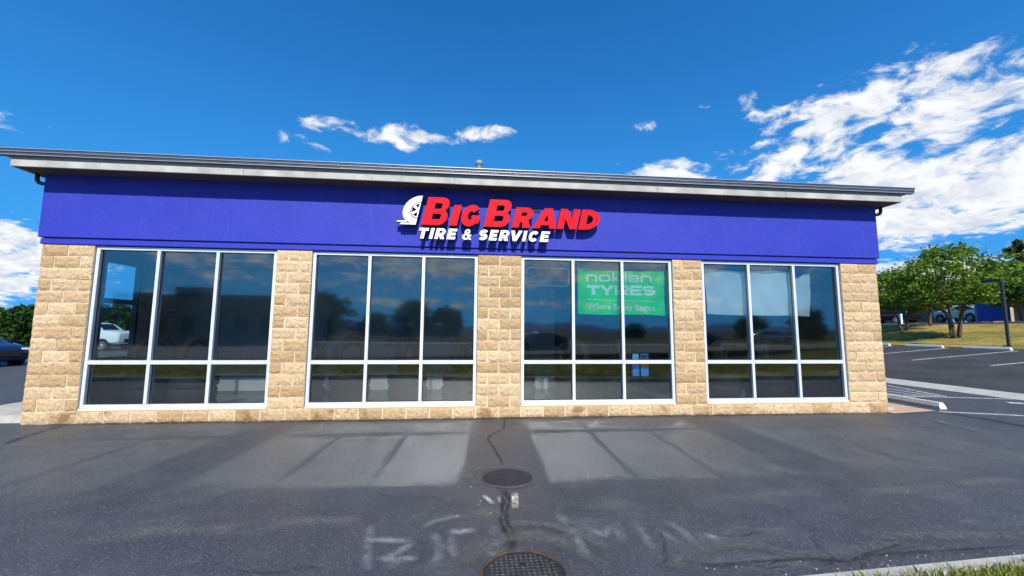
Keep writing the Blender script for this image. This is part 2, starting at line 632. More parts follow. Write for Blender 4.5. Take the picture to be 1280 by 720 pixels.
def asphalt(name, base, speck, rough, dusty=False, tint=(1, 1, 1), gloss=.02):
    m = bpy.data.materials.new(name)
    m.use_nodes = True
    t = NT(m.node_tree)
    b = t.n['Principled BSDF']
    geo = t.new('ShaderNodeNewGeometry').outputs['Position']
    s = t.new('ShaderNodeSeparateXYZ')
    t.set(s.inputs[0], geo)
    x, y, z = s.outputs
    c0 = tuple(base * k * .72 for k in tint)
    c1 = tuple(base * k * 1.28 for k in tint)
    c = t.mix(t.step(t.noise(geo, .55, 6, .62), .33, .67), c0, c1)
    c = t.mix(t.m('MULTIPLY', t.step(t.noise(geo, 9, 5, .65), .42, .75), .4), c, tuple(base * 1.6 * k for k in tint))
    gr = t.noise(geo, 42, 3, .7)
    c = t.mix(t.m('MULTIPLY', t.step(gr, .50, .68), .75), c, tuple(base * 2.3 * k for k in tint))
    c = t.mix(t.m('MULTIPLY', t.step(gr, .50, .34), .6), c, tuple(base * .35 * k for k in tint))
    # aggregate: pale stones showing through the seal coat
    v = t.voro(geo, 105)
    vc = t.new('ShaderNodeTexVoronoi')
    t.set(vc.inputs['Vector'], geo)
    vc.inputs['Scale'].default_value = 105
    pick = t.new('ShaderNodeSeparateColor')
    t.set(pick.inputs[0], vc.outputs['Color'])
    stones = t.m('MULTIPLY', t.step(v, .22, .36, 1, 0), t.step(pick.outputs[0], .80, .84))
    c = t.mix(t.m('MULTIPLY', stones, speck), c, (.34, .33, .31))
    dark = t.m('MULTIPLY', t.step(v, .3, .5, 1, 0), t.step(pick.outputs[1], .7, .75))
    c = t.mix(t.m('MULTIPLY', dark, .45), c, tuple(base * .35 * k for k in tint))
    if dusty:
        wob = t.m('MULTIPLY', t.m('SUBTRACT', t.noise(geo, .8, 3), .5), .35)
        # a drift of pale grit that runs along the drive
        d1 = t.m('ABSOLUTE', t.m('ADD', t.m('SUBTRACT', y, t.m('MULTIPLY_ADD', x, .05, -4.27)), wob))
        g = t.m('MULTIPLY', t.step(d1, .0, .14, 1, 0), t.step(t.noise(geo, 85, 3, .7), .5, .66))
        g = t.m('MULTIPLY', g, t.step(t.noise(geo, 1.1, 4), .38, .62))
        c = t.mix(t.m('MULTIPLY', g, .75), c, (.36, .31, .20))
        g2 = t.m('MULTIPLY', t.step(y, -3.4, -4.4), t.step(t.noise(t.vec(t.m('MULTIPLY', x, .45), y, 0), 2.2, 6, .65), .52, .74))
        c = t.mix(t.m('MULTIPLY', g2, .30), c, (.20, .19, .175))
        g3 = t.step(t.noise(t.vec(t.m('MULTIPLY', x, .6), y, 3.7), 1.7, 6, .7), .60, .75)
        c = t.mix(t.m('MULTIPLY', g3, .25), c, (.16, .155, .15))
    t.n.remove(b)
    df = t.new('ShaderNodeBsdfDiffuse')
    gl = t.new('ShaderNodeBsdfGlossy')
    mx = t.new('ShaderNodeMixShader')
    t.set(df.inputs['Color'], c)
    gl.inputs['Color'].default_value = (1, 1, 1, 1)
    t.set(gl.inputs['Roughness'], t.step(t.noise(geo, 3, 4), .3, .7, rough - .05, rough + .05))
    mx.inputs[0].default_value = gloss
    t.t.links.new(df.outputs[0], mx.inputs[1])
    t.t.links.new(gl.outputs[0], mx.inputs[2])
    t.t.links.new(mx.outputs[0], t.n['Material Output'].inputs[0])
    h = t.m('ADD', t.m('MULTIPLY', t.step(v, 0, .5, 1, 0), .6), t.noise(geo, 40, 5, .65))
    if not dusty:
        nb = t.bump(h, .45, .006)
        t.set(df.inputs['Normal'], nb)
        t.set(gl.inputs['Normal'], nb)
    return m


M['asphalt'] = asphalt('sealed_asphalt', .030, .95, .53, True, (1.0, 1, 1.0), .135)
M['asphalt_far'] = asphalt('cracked_asphalt', .045, .5, .7, False, (1, 1, 1.08))
M['road_grey'] = asphalt('pale_road', .14, .3, .8, False, (1, .98, .94))


def grass_ground(name, a, b_, scale):
    m = bpy.data.materials.new(name)
    m.use_nodes = True
    t = NT(m.node_tree)
    b = t.n['Principled BSDF']
    b.inputs['Roughness'].default_value = 1
    b.inputs['Specular IOR Level'].default_value = .1
    geo = t.new('ShaderNodeNewGeometry').outputs['Position']
    c = t.mix(t.step(t.noise(geo, scale, 6, .65), .36, .64), a, b_)
    c = t.mix(t.m('MULTIPLY', t.step(t.noise(geo, scale * 14, 4, .7), .45, .7), .6), c, tuple(k * .45 for k in a))
    t.set(b.inputs['Base Color'], c)
    t.set(b.inputs['Normal'], t.bump(t.noise(geo, scale * 20, 4, .7), .8, .08))
    return m


M['grass_dry'] = grass_ground('dry_lawn', (.17, .175, .04), (.42, .29, .09), .45)
M['field'] = grass_ground('dark_field', (.028, .034, .014), (.055, .055, .026), .05)


def leaf_mat(name, lo, hi, trans=.35):
    m = bpy.data.materials.new(name)
    m.use_nodes = True
    t = NT(m.node_tree)
    t.n.clear()
    out = t.new('ShaderNodeOutputMaterial')
    df = t.new('ShaderNodeBsdfDiffuse')
    tl = t.new('ShaderNodeBsdfTranslucent')
    mx = t.new('ShaderNodeMixShader')
    rnd = t.new('ShaderNodeNewGeometry').outputs['Random Per Island']
    c = t.mix(rnd, lo, hi)
    t.set(df.inputs[0], c)
    t.set(tl.inputs[0], c)
    mx.inputs[0].default_value = trans
    t.t.links.new(df.outputs[0], mx.inputs[1])
    t.t.links.new(tl.outputs[0], mx.inputs[2])
    t.t.links.new(mx.outputs[0], out.inputs[0])
    return m


M['leaf'] = leaf_mat('locust_leaves', (.045, .105, .016), (.23, .35, .055))
M['leaf_dark'] = leaf_mat('dark_leaves', (.020, .055, .012), (.07, .14, .025))
M['leaf_olive'] = leaf_mat('olive_leaves', (.06, .07, .03), (.15, .15, .07))
M['needle'] = leaf_mat('evergreen_needles', (.010, .035, .010), (.045, .095, .022), .15)
M['blade'] = leaf_mat('grass_blades', (.10, .20, .02), (.42, .38, .13), .3)


def paint_mat(name, col, strength, scale=60.0, soft=True):
    """thin, worn paint or dirt on the asphalt: covers it in patches"""
    m = bpy.data.materials.new(name)
    m.use_nodes = True
    t = NT(m.node_tree)
    b = t.n['Principled BSDF']
    b.inputs['Base Color'].default_value = (*col, 1)
    b.inputs['Roughness'].default_value = .85
    geo = t.new('ShaderNodeNewGeometry').outputs['Position']
    n = t.m('ADD', t.m('MULTIPLY', t.noise(geo, scale, 5, .75), .7), t.m('MULTIPLY', t.noise(geo, 9, 3), .3))
    a = t.step(n, .34, .62)
    if soft:
        at = t.new('ShaderNodeAttribute', attribute_name='cover').outputs['Fac']
        a = t.m('MULTIPLY', t.m('MULTIPLY', a, at), strength)
    else:
        a = t.m('MULTIPLY', a, strength)
    t.set(b.inputs['Alpha'], a)
    return m


M['spray'] = paint_mat('faded_white_spray', (.62, .64, .68), 1.0)
M['dust'] = paint_mat('grey_brown_residue', (.14, .135, .12), .5, 30)
M['tar'] = paint_mat('black_crack_filler', (.020, .020, .022), .9, 40)
M['line_paint'] = paint_mat('worn_white_line_paint', (.72, .72, .70), .97, 40, False)
M['line_faint'] = paint_mat('faded_line_paint', (.62, .63, .63), .55, 30, False)
M['blue_line'] = paint_mat('faded_blue_paint', (.10, .22, .42), .5, 30)
M['splash'] = paint_mat('dried_white_splash', (.66, .62, .52), 1.2, 30)

# ================================================================== THE SETTING
random.seed(7)


def sstep(v, a, b):
    t = max(0.0, min(1.0, (v - a) / (b - a)))
    return t * t * (3 - 2 * t)


def terr(x, y):
    if x < 21:
        z = 0.0
    elif x < 32.2:
        z = (x - 21) * .077
    elif x < 40.2:
        z = .862 + (x - 32.2) * .165
    elif x < 60:
        z = 2.182 + (x - 40.2) * .032
    else:
        z = 2.816
    return z * sstep(y, -34, -10)


def sheet(name, xs, ys, zf, m):
    b = MB()
    vs = [(x, y, zf(x, y)) for y in ys for x in xs]
    n = len(xs)
    fs = [(j * n + i, j * n + i + 1, (j + 1) * n + i + 1, (j + 1) * n + i) for j in range(len(ys) - 1) for i in range(n - 1)]
    b.add(vs, fs)
    return b.build(name, m)


def lin(a, b, n):
    return [a + (b - a) * i / (n - 1) for i in range(n)]


gx = [-6000, -1500, -400, -150] + lin(-80, 20, 6) + lin(21, 62, 42) + [90, 200, 600, 2000, 6000]
gy = [-6000, -2000, -700, -250, -120, -60] + lin(-40, -8, 9) + lin(-4, 80, 12) + [150, 500, 2000, 6000]
struct(sheet('ground', gx, gy, lambda x, y: terr(x, y) - .035, M['field']))


def kerb_y(x):
    if x > 11.56:
        return -5.09 - .004 * (x - 11.56)
    if x > 9.57:
        return -5.205 + .115 * (x - 9.57) / 1.99
    d = min(9.57 - x, 4.2)
    return -5.205 - .055 * d - .020 * d * d


lot = struct(sheet('asphalt_lot', lin(-70, 21.05, 20), lin(-6.2, 60, 12), lambda x, y: 0.0, M['asphalt']))
lot_side = struct(sheet('side_parking_lot', lin(21.05, 32.3, 8), lin(-30, 60, 20), lambda x, y: terr(x, y) + .001, M['asphalt_far']))
struct(sheet('gutter_pan', lin(20.75, 21.7, 4), lin(-12, 50, 20), lambda x, y: terr(x, y) + .006, M['concrete']))
struct(sheet('lawn_berm', lin(32.3, 40.2, 9), lin(-30, 80, 30), lambda x, y: terr(x, y) + .02, M['grass_dry']))
struct(sheet('far_drive', lin(40.2, 47.5, 5), lin(-30, 90, 25), lambda x, y: terr(x, y) + .01, M['asphalt_far']))
struct(sheet('mulch_bed', lin(47.7, 51.5, 4), lin(-20, 90, 25), lambda x, y: terr(x, y) + .05, M['mulch']))
struct(sheet('verge_strip', lin(47.5, 47.7, 2), lin(-20, 90, 25), lambda x, y: terr(x, y) + .12, M['concrete']))

# kerb with the lawn strip behind it
b = MB()
kx = lin(-40, 45, 171)
prof = [(0, 0.0), (.010, .105), (.022, .125), (.12, .13), (.12, -.02)]
vs, fs = [], []
for x in kx:
    for (o_, z_) in prof:
        vs.append((x, kerb_y(x) - o_, z_ + terr(x, -5)))
n = len(prof)
for i in range(len(kx) - 1):
    for j in range(n - 1):
        fs.append((i * n + j, (i + 1) * n + j, (i + 1) * n + j + 1, i * n + j + 1)[::-1])
b.add(vs, fs)
struct(b.build('kerb', M['concrete'], fixn=True))
b = MB()
vs, fs = [], []
for x in kx:
    for k in range(5):
        y = kerb_y(x) - .12 - k * (12.4 + kerb_y(x)) / 4
        vs.append((x, y, .10 + terr(x, -5)))
for i in range(len(kx) - 1):
    for j in range(4):
        fs.append((i * 5 + j, i * 5 + j + 1, (i + 1) * 5 + j + 1, (i + 1) * 5 + j))
b.add(vs, fs)
struct(b.build('lawn_strip', M['grass_dry'], fixn=True))
struct(sheet('street', lin(-120, 120, 9), [-34, -26, -20, -15], lambda x, y: .03 + terr(x, y), M['road_grey']))
struct(sheet('far_street_verge', lin(-120, 120, 9), [-38, -34.6], lambda x, y: .12 + terr(x, y), M['concrete']))

# sidewalk along the left end of the building
b = MB()
b.box((-1.50, .12, -.02), (-.03, 14, .125), .012)
struct(b.build('sidewalk', M['concrete']))

# tan concrete apron at the right corner
b = MB()
b.add([(15.86, -.17, .012), (17.02, .02, .012), (17.02, 9, .012), (15.86, 9, .012)], [(0, 1, 2, 3)])
struct(b.build('concrete_apron', M['concrete_tan']))


# painted lines, tar, residue: children of the asphalt they lie on
def soft_ribbon(pts, w, z, name, m, parent, core=.35, endfade=True, sub=6, wob=.0):
    """strip with a 'cover' attribute that falls off towards its edges"""
    P = []
    for i in range(len(pts) - 1):
        a, c = Vector(pts[i]), Vector(pts[i + 1])
        for k in range(sub):
            P.append(a.lerp(c, k / sub))
    P.append(Vector(pts[-1]))
    if wob:
        P = [p + Vector((random.uniform(-wob, wob), random.uniform(-wob, wob))) for p in P]
    rows = (-1, -core, core, 1)
    vs, fs, cv = [], [], []
    L = len(P)
    for i, p in enumerate(P):
        d = (P[min(i + 1, L - 1)] - P[max(i - 1, 0)]).normalized()
        nrm = Vector((-d.y, d.x))
        e = min(1, i / 3, (L - 1 - i) / 3) if endfade else 1
        for r in rows:
            q = p + nrm * w * .5 * r
            vs.append((q.x, q.y, z(q.x, q.y) if callable(z) else z))
            cv.append((1 if abs(r) < 1 else 0) * e)
    for i in range(L - 1):
        for j in range(3):
            fs.append((i * 4 + j, (i + 1) * 4 + j, (i + 1) * 4 + j + 1, i * 4 + j + 1)[::-1])
    bb = MB()
    bb.add(vs, fs)
    o = bb.build(name, m, parent, fixn=True)
    if o.data.polygons[0].normal.z < 0:
        o.data.flip_normals()
    at = o.data.attributes.new('cover', 'FLOAT', 'POINT')
    at.data.foreach_set('value', cv)
    return o


STROKES = [[(6.63, -4.31), (6.8, -4.32), (7.03, -4.36)], [(6.63, -4.03), (6.68, -4.33), (6.72, -4.55), (6.79, -4.75)],
           [(7.03, -4.36), (6.94, -4.5), (6.84, -4.58), (6.95, -4.61), (7.1, -4.59)], [(6.89, -4.71), (6.99, -4.62)],
           [(7.15, -4.21), (7.23, -4.46), (7.22, -4.76)], [(7.26, -4.22), (7.37, -4.25), (7.51, -4.2)],
           [(7.29, -4.26), (7.32, -4.5), (7.36, -4.65)], [(7.64, -4.14), (7.64, -4.33)], [(7.54, -4.54), (7.68, -4.64)],
           [(7.59, -4.54), (7.7, -4.4)], [(8.22, -3.96), (8.26, -4.24)], [(8.18, -4.4), (8.33, -4.26)],
           [(8.27, -4.28), (8.29, -4.55), (8.27, -4.7)], [(8.4, -4.27), (8.5, -4.41), (8.69, -4.18)], [(8.68, -4.22), (8.6, -4.57)],
           [(8.84, -4.17), (8.82, -4.51)], [(8.84, -4.31), (8.8, -4.69)], [(8.94, -4.31), (9.07, -4.61)],
           [(9.11, -4.18), (9.16, -4.39), (9.16, -4.62)], [(9.29, -4.46), (9.4, -4.54)], [(7.42, -3.95), (7.14, -4.07), (7.05, -4.2)]]
BOLD = {0: 1.0, 5: 1.0, 2: .8, 19: 1.0, 9: .8, 8: .7, 12: .6}
for i, s in enumerate(STROKES):
    k = .36 * BOLD.get(i, .45)
    o = soft_ribbon(s, .10 + .035 * k, .004 + .0004 * i, 'spray_mark', M['spray'], lot, core=.15)
    a = o.data.attributes['cover']
    for d in a.data:
        d.value *= k
DUST2 = [[(7.36, -4.74), (7.5, -4.62), (7.71, -4.5), (7.84, -4.36), (8.03, -4.35), (8.21, -4.58), (8.39, -4.86)],
         [(8.8, -4.9), (9.02, -4.73), (9.42, -4.62), (9.63, -4.66), (9.74, -4.77), (9.98, -4.81), (10.41, -4.77), (10.88, -4.62), (11.84, -4.71), (13.5, -4.6)],
         [(7.30, -3.15), (7.40, -2.82), (7.62, -2.62), (7.88, -2.56)]]
for i, s in enumerate(DUST2):
    soft_ribbon(s, .16, .013 + .001 * i, 'residue_band', M['dust'], lot, core=.3, wob=.012)
for i, (s, w) in enumerate((([(7.76, -3.40), (7.81, -3.59), (7.76, -3.85), (7.74, -4.12), (7.77, -4.35), (7.75, -4.58)], .10),
                            ([(8.08, -.05), (8.05, -.28), (7.99, -.85), (7.74, -1.30), (7.70, -1.48), (7.81, -2.31), (7.85, -2.72)], .035),
                            ([(8.99, -4.88), (9.48, -4.86), (9.85, -4.86), (10.11, -4.92), (10.38, -4.85), (10.91, -4.85), (11.65, -4.83)], .04),
                            ([(1.09, -1.36), (.92, -.94), (.83, -.46), (.77, -.10)], .07),
                            ([(16.99, -.04), (17.1, -.72), (17.08, -1.3), (17.2, -2.4)], .16),
                            ([(-.06, -.08), (3, -.06), (6, -.09), (9, -.06), (12, -.08), (15.9, -.1)], .10))):
    soft_ribbon(s, w, .017 + .0005 * i, 'filled_crack', M['tar'], lot, core=.5, wob=.008)
soft_ribbon([(7.74, -3.5), (7.79, -3.75), (7.72, -4.05), (7.76, -4.3), (7.73, -4.55)], .035, .0215, 'residue_band', M['dust'], lot, wob=.012)
soft_ribbon([(7.57, -3.56), (7.62, -3.68), (7.67, -3.80)], .055, .0222, 'paint_splash', M['splash'], lot, core=.6, sub=3)
soft_ribbon([(7.885, -3.52), (7.875, -3.68), (7.855, -3.92)], .075, .0226, 'paint_splash', M['splash'], lot, core=.6, sub=3)
soft_ribbon([(7.72, -3.60), (7.725, -3.78)], .04, .0228, 'paint_splash', M['splash'], lot, core=.5, sub=3)
soft_ribbon([(16.01, -.72), (15.85, -1.04), (15.85, -1.33), (15.72, -1.65)], .10, .022, 'blue_paint_smear', M['blue_line'], lot, core=.4, wob=.02)

b = MB()
b.ribbon([(17.04, -.03), (18.3, -.5), (20.6, -1.35)], .10, .006)
b.build('parking_line', M['line_paint'], lot)
for p0, p1 in (((20.13, 3.8), (19.5, 1.75)), ((19.45, 3.35), (19.30, 1.75)), ((18.85, 2.8), (19.10, 1.75)), ((18.30, 2.4), (18.85, 1.75))):
    b = MB()
    b.ribbon([p0, p1], .09, .0065)
    b.build('hatch_line', M['line_paint'], lot)
b = MB()
b.ribbon([(18.0, 1.95), (19.3, 1.62), (20.7, 1.25)], .09, .0105)
b.build('parking_line', M['line_paint'], lot)
b = MB()
b.ribbon([(19.95, .85), (20.74, .35)], .22, .0068)
b.build('parking_line', M['line_paint'], lot)

# stall lines of the side lot run along X, 2.7 m apart
for k in range(-2, 7):
    y = 8.42 + 2.72 * (k - 1)
    b = MB()
    b.ribbon([(26.5, y), (28.5, y), (30.3, y), (32.15, y)], .12, lambda x, y_: terr(x, y_) + .007)
    b.build('stall_line', M['line_paint'], lot_side)
random.seed(3)
for k in range(16):
    x, y = random.uniform(22.5, 31), random.uniform(2, 18)
    pts = [(x, y)]
    for j in range(random.randint(4, 7)):
        x += random.uniform(-.5, .9)
        y += random.uniform(-.9, .9)
        x = min(max(x, 22), 32)
        pts.append((x, y))
    soft_ribbon(pts, .10, lambda a, c, kk=k: terr(a, c) + .009 + .0003 * kk, 'pale_crack', M['dust'], lot_side, sub=3, wob=.05)

# ================================================================== THE BUILDING
MOD, CRS = 15.9 / 38, .2032
BLD = thing('tire_shop_building', (0, 0, 0), 'low tire shop of tan split-face block with deep blue fascia and four wide windows', 'building')
PIERS = [(0, 2), (9.25, 10.75), (18, 20), (27.25, 28.75), (36, 38)]
OPEN = [(2, 9.25), (10.75, 18), (20, 27.25), (28.75, 36)]
DEPTH = 9.0
HEAD = 15 * CRS

b = MB()
b.box((.02, -.016, -.05), (15.88, .19, CRS - .004))
for (a, c) in PIERS:
    b.box((a * MOD + .006, -.0155, CRS - .004), (c * MOD - .006, .19, HEAD))
wall = b.build('front_wall', M['mortar'], BLD)
random.seed(11)


def block_mesh(w, seed):
    rnd = random.Random(seed)
    nx, nz = (7, 4) if w > .3 else (4, 4)
    g = .0068
    x0, x1, z0, z1 = g, w - g, g, CRS - g
    vs, fs = [], []
    for j in range(nz + 1):
        for i in range(nx + 1):
            x = x0 + (x1 - x0) * i / nx
            z = z0 + (z1 - z0) * j / nz
            edge = i in (0, nx) or j in (0, nz)
            if edge:
                y = -.019 - rnd.uniform(0, .008)
            else:
                y = -.030 - rnd.uniform(0, .015)
                x += rnd.uniform(-.012, .012)
                z += rnd.uniform(-.01, .01)
            vs.append((x, y, z))
    n = nx + 1
    for j in range(nz):
        for i in range(nx):
            q = (j * n + i, j * n + i + 1, (j + 1) * n + i + 1, (j + 1) * n + i)
            if rnd.random() < .5:
                fs += [(q[0], q[1], q[2]), (q[0], q[2], q[3])]
            else:
                fs += [(q[0], q[1], q[3]), (q[1], q[2], q[3])]
    ring = [i for i in range(n)] + [j * n + nx for j in range(1, nz + 1)] + [nz * n + i for i in range(nx - 1, -1, -1)] + [j * n for j in range(nz - 1, 0, -1)]
    bb = len(vs)
    for i in ring:
        vs.append((vs[i][0], .03, vs[i][2]))
    L = len(ring)
    for k in range(L):
        k2 = (k + 1) % L
        fs.append((ring[k], bb + k, bb + k2, ring[k2]))
    m_ = MB()
    m_.add(vs, fs)
    return m_.mesh('block', M['block'])


FULL = [block_mesh(MOD, 100 + i) for i in range(12)]
HALF = [block_mesh(MOD / 2, 200 + i) for i in range(8)]
TQ = [block_mesh(MOD * .75, 300 + i) for i in range(3)]


def put_block(x, c, kind):
    me = random.choice({1: FULL, .5: HALF, .75: TQ}[kind])
    o = bpy.data.objects.new('block', me)
    link(o, wall)
    o.location = (x, random.uniform(-.005, .004), c * CRS)


for i in range(38):
    put_block(i * MOD, 0, 1)
for k, (a, c) in enumerate(PIERS):
    for cr in range(1, 15):
        if c - a == 2:
            pat = (.5, 1, .5) if cr % 2 else (1, 1)
        else:
            pat = (1, .5) if cr % 2 else (.5, 1)
        x = a
        for p in pat:
            put_block(x * MOD, cr, p)
            x += p

# end walls, back wall (the left end wall has a glazed opening)
b = MB()
b.box((.02, .19, -.05), (.2, 1.02, HEAD + .9))
b.box((.02, 1.02, -.05), (.2, 1.95, .95))
b.box((.02, 1.02, 2.99), (.2, 1.95, HEAD + .9))
b.box((.02, 1.95, -.05), (.2, DEPTH, HEAD + .9))
b.build('end_wall', M['block_wall'], BLD)
b = MB()
b.box((15.7, .19, -.05), (15.88, DEPTH, HEAD + .9))
b.build('end_wall', M['block_wall'], BLD)
b = MB()
b.box((.2, DEPTH - .2, -.05), (15.7, DEPTH, HEAD + .9))
b.build('rear_wall', M['block_wall'], BLD)
# blue band with its stepped lower trim
b = MB()
b.box((-.05, -.07, 3.165), (15.95, .18, 4.33), .008)
fas = b.build('fascia_band', M['fascia'], BLD)
b = MB()
b.box((-.025, -.045, HEAD + .004), (15.925, .17, 3.150), .006)
b.build('trim_strip', M['fascia'], fas)
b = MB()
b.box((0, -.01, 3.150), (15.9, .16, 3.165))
b.build('shadow_groove', M['dark_return'], fas)  # near-black colour puts the groove's shade into the material
for sx in (-.05, 15.70):
    b = MB()
    b.box((sx, .18, 3.10), (sx + .25, DEPTH + .05, 4.33))
    b.build('side_fascia_band', M['fascia'], BLD)
# a small louvre grille behind the letters
b = MB()
for k in range(3):
    b.box((8.35, -.085, 3.90 + k * .035), (8.72, -.069, 3.914 + k * .035))
b.build('vent_grille', M['dark_return'], fas)

# eaves
EY, EZ = -.434, 4.274
b = MB()
b.box((-.22, EY + .03, EZ + .012), (16.14, DEPTH + .4, EZ + .05))
b.build('soffit', M['soffit'], BLD)
b = MB()
b2_ = [-.24, 3.42, 7.08, 10.95, 13.6, 16.16]
for i_ in range(5):
    b.box((b2_[i_] + .002, EY + random.uniform(-.003, .002), EZ + random.uniform(-.002, .002)), (b2_[i_ + 1] - .002, EY + .03, EZ + .113), .004)
b.box((-.24, EY + .031, EZ), (-.21, DEPTH + .4, EZ + .113))
b.box((16.13, EY + .031, EZ), (16.16, DEPTH + .4, EZ + .113))
b.build('fascia_board', M['board_white'], BLD)
b = MB()
b.box((-.235, EY + .006, EZ + .114), (16.155, EY + .036, EZ + .20))
b.box((-.235, EY + .037, EZ + .114), (-.205, DEPTH + .4, EZ + .20))
b.box((16.125, EY + .037, EZ + .114), (16.155, DEPTH + .4, EZ + .20))
b.build('upper_board', M['board_grey'], BLD)
# metal roof edge: stepped profile, swept along the front
gp = [(EY + .03, 4.447), (EY - .045, 4.447), (EY - .055, 4.470), (EY - .048, 4.486), (EY - .060, 4.500), (EY - .064, 4.536), (EY - .070, 4.552)]
b = MB()
vs = []
for x in (-.43, 16.40):
    vs += [(x, p[0], p[1]) for p in gp] + [(x, EY + .3, 4.56)]
n = len(gp) + 1
fs = [(i, i + 1, n + i + 1, n + i) for i in range(n - 1)] + [tuple(range(n))[::-1], tuple(range(n, 2 * n))]
b.add(vs, fs)
roof = MB()
roof.box((-.43, EY + .02, 4.475), (16.40, DEPTH + .5, 4.548))
roof_o = roof.build('roof', M['roofing'], BLD)
b.build('metal_roof_edge', M['gutter'], roof_o, fixn=True)
for (y0, y1, z0, z1) in ((EY - .075, EY - .02, 4.553, 4.562), (EY - .0565, EY - .04, 4.449, 4.4575), (EY - .0645, EY - .05, 4.5045, 4.5115)):
    b = MB()
    b.box((-.432, y0, z0), (16.402, y1, z1))
    b.build('roof_edge_lip', M['gutter_lip'], roof_o)
b = MB()
b.lathe([(0, 5.05), (.05, 5.05), (.068, 5.04), (.074, 5.0), (.068, 4.965), (.05, 4.955), (.043, 4.94), (.043, 4.5)], (7.53, .30, 0), n=16)
b.build('vent_pipe', M['board_grey'], roof_o, fixn=True)
for s, x0, x1 in ((-1, -.205, -.045), (1, 16.105, 15.945)):
    b = MB()
    b.tube([(x0, -.035, 4.29), (x0, -.035, 4.20), (x0 - s * .012, -.035, 4.165), (x0 - s * .04, -.035, 4.135), (x0 - s * .08, -.035, 4.12), (x1 - s * .01, -.035, 4.112)], .032, 12)
    b.build('drain_elbow', M['pole'], BLD)

# ---- windows
BAR, ZB, ZT, ZM = .054, .247, 3.036, 1.015
GY = .075
for (a, c) in OPEN:
    x0, x1 = a * MOD + .004, c * MOD - .004
    b = MB()
    b.box((x0, .012, ZB), (x0 + BAR, .13, ZT), .004)
    b.box((x1 - BAR, .012, ZB), (x1, .13, ZT), .004)
    b.box((x0 + BAR, .014, ZT - BAR), (x1 - BAR, .128, ZT), .004)
    b.box((x0 + BAR, .014, ZB), (x1 - BAR, .128, ZB + .055), .004)
    win = b.build('window_frame', M['frame'], BLD)
    wd = (x1 - x0 - BAR) / 3
    for k in (1, 2):
        b = MB()
        xm = x0 + wd * k
        b.box((xm, .010, ZB + .056), (xm + BAR, .13, ZT - BAR - .001), .004)
        b.build('mullion', M['frame'], win)
    for k in range(3):
        xa, xb = x0 + wd * k + BAR, x0 + wd * (k + 1)
        b = MB()
        b.box((xa + .001, .014, ZM - .034), (xb - .001, .126, ZM + .034), .003)
        b.build('transom', M['frame'], win)
        for (za, zb) in ((ZB + .05, ZM - .03), (ZM + .03, ZT - BAR + .005)):
            b = MB()
            tx_, tz_ = random.uniform(-.0012, .0012), random.uniform(-.0016, .0016)
            b.add([(xa - .005, GY - tx_ - tz_, za), (xb + .005, GY + tx_ - tz_, za), (xb + .005, GY + tx_ + tz_, zb), (xa - .005, GY - tx_ + tz_, zb)], [(0, 1, 2, 3)])
            pn = b.build('pane', M['pane'], win)

            b = MB()
            lo_, hi_ = (za + .006, zb - .006)
            gk = .009
            b.box((xa, GY - .012, lo_), (xa + gk, GY - .004, hi_))
            b.box((xb - gk, GY - .012, lo_), (xb, GY - .004, hi_))
            b.box((xa + gk, GY - .012, lo_), (xb - gk, GY - .004, lo_ + gk))
            b.box((xa + gk, GY - .012, hi_ - gk), (xb - gk, GY - .004, hi_))
            b.build('gasket', M['black'], pn)
    b = MB()
    b.box((x0, -.02, CRS + .001), (x1, .15, ZB - .002), .006)
    b.build('sill', M['sill'], win)
# window in the left end wall
b = MB()
b.box((.06, 1.022, .952), (.16, 1.08, 2.988))
b.box((.06, 1.89, .952), (.16, 1.948, 2.988))
b.box((.06, 1.08, .952), (.16, 1.89, 1.02))
b.box((.06, 1.08, 2.93), (.16, 1.89, 2.988))
b.box((.06, 1.08, 2.10), (.16, 1.89, 2.20))
sw = b.build('side_window_frame', M['pole'], BLD)
for za, zb in ((1.02, 2.10), (2.20, 2.93)):
    b = MB()
    b.add([(.11, 1.08, za), (.11, 1.89, za), (.11, 1.89, zb), (.11, 1.08, zb)], [(0, 1, 2, 3)])
    b.build('side_pane', M['pane_clear'], sw)

# ---- inside
b = MB()
b.box((.2, .19, -.05), (15.7, DEPTH - .2, .015))
b.build('floor', M['floor_tile'], BLD)
b = MB()
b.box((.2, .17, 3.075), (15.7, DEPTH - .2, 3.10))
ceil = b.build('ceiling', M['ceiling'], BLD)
b = MB()
b.box((.2, 3.0, .015), (9.62, 3.12, 3.07))
pw = b.build('partition_wall', M['interior_wall'], BLD)
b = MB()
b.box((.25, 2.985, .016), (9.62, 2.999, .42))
b.build('sun_patch_strip', M['white_paint'], pw)  # white strip added to carry the brightness of the sun patch here
b = MB()
b.box((.25, 2.975, .016), (9.62, 2.9845, .10))
b.build('baseboard', M['interior_wall'], pw)
b = MB()
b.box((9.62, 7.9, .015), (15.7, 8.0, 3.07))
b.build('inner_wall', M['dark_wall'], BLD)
for (x, y) in ((10.4, 1.6), (12.4, 1.6), (14.3, 1.6), (10.4, 3.8), (12.4, 3.8), (14.3, 3.8), (5.6, 1.5), (2.4, 1.5)):
    b = MB()
    b.box((x - .6, y - .15, 3.045), (x + .6, y + .15, 3.074), .01)
    b.build('light_fixture', M['white_paint'], ceil)

# ================================================================== THE SIGN
SF = -.245


def arc(cx, cy_, rx, ry, a0, a1, n=14):
    return [(cx + rx * math.cos(R(a0 + (a1 - a0) * i / (n - 1))), cy_ + ry * math.sin(R(a0 + (a1 - a0) * i / (n - 1)))) for i in range(n)]


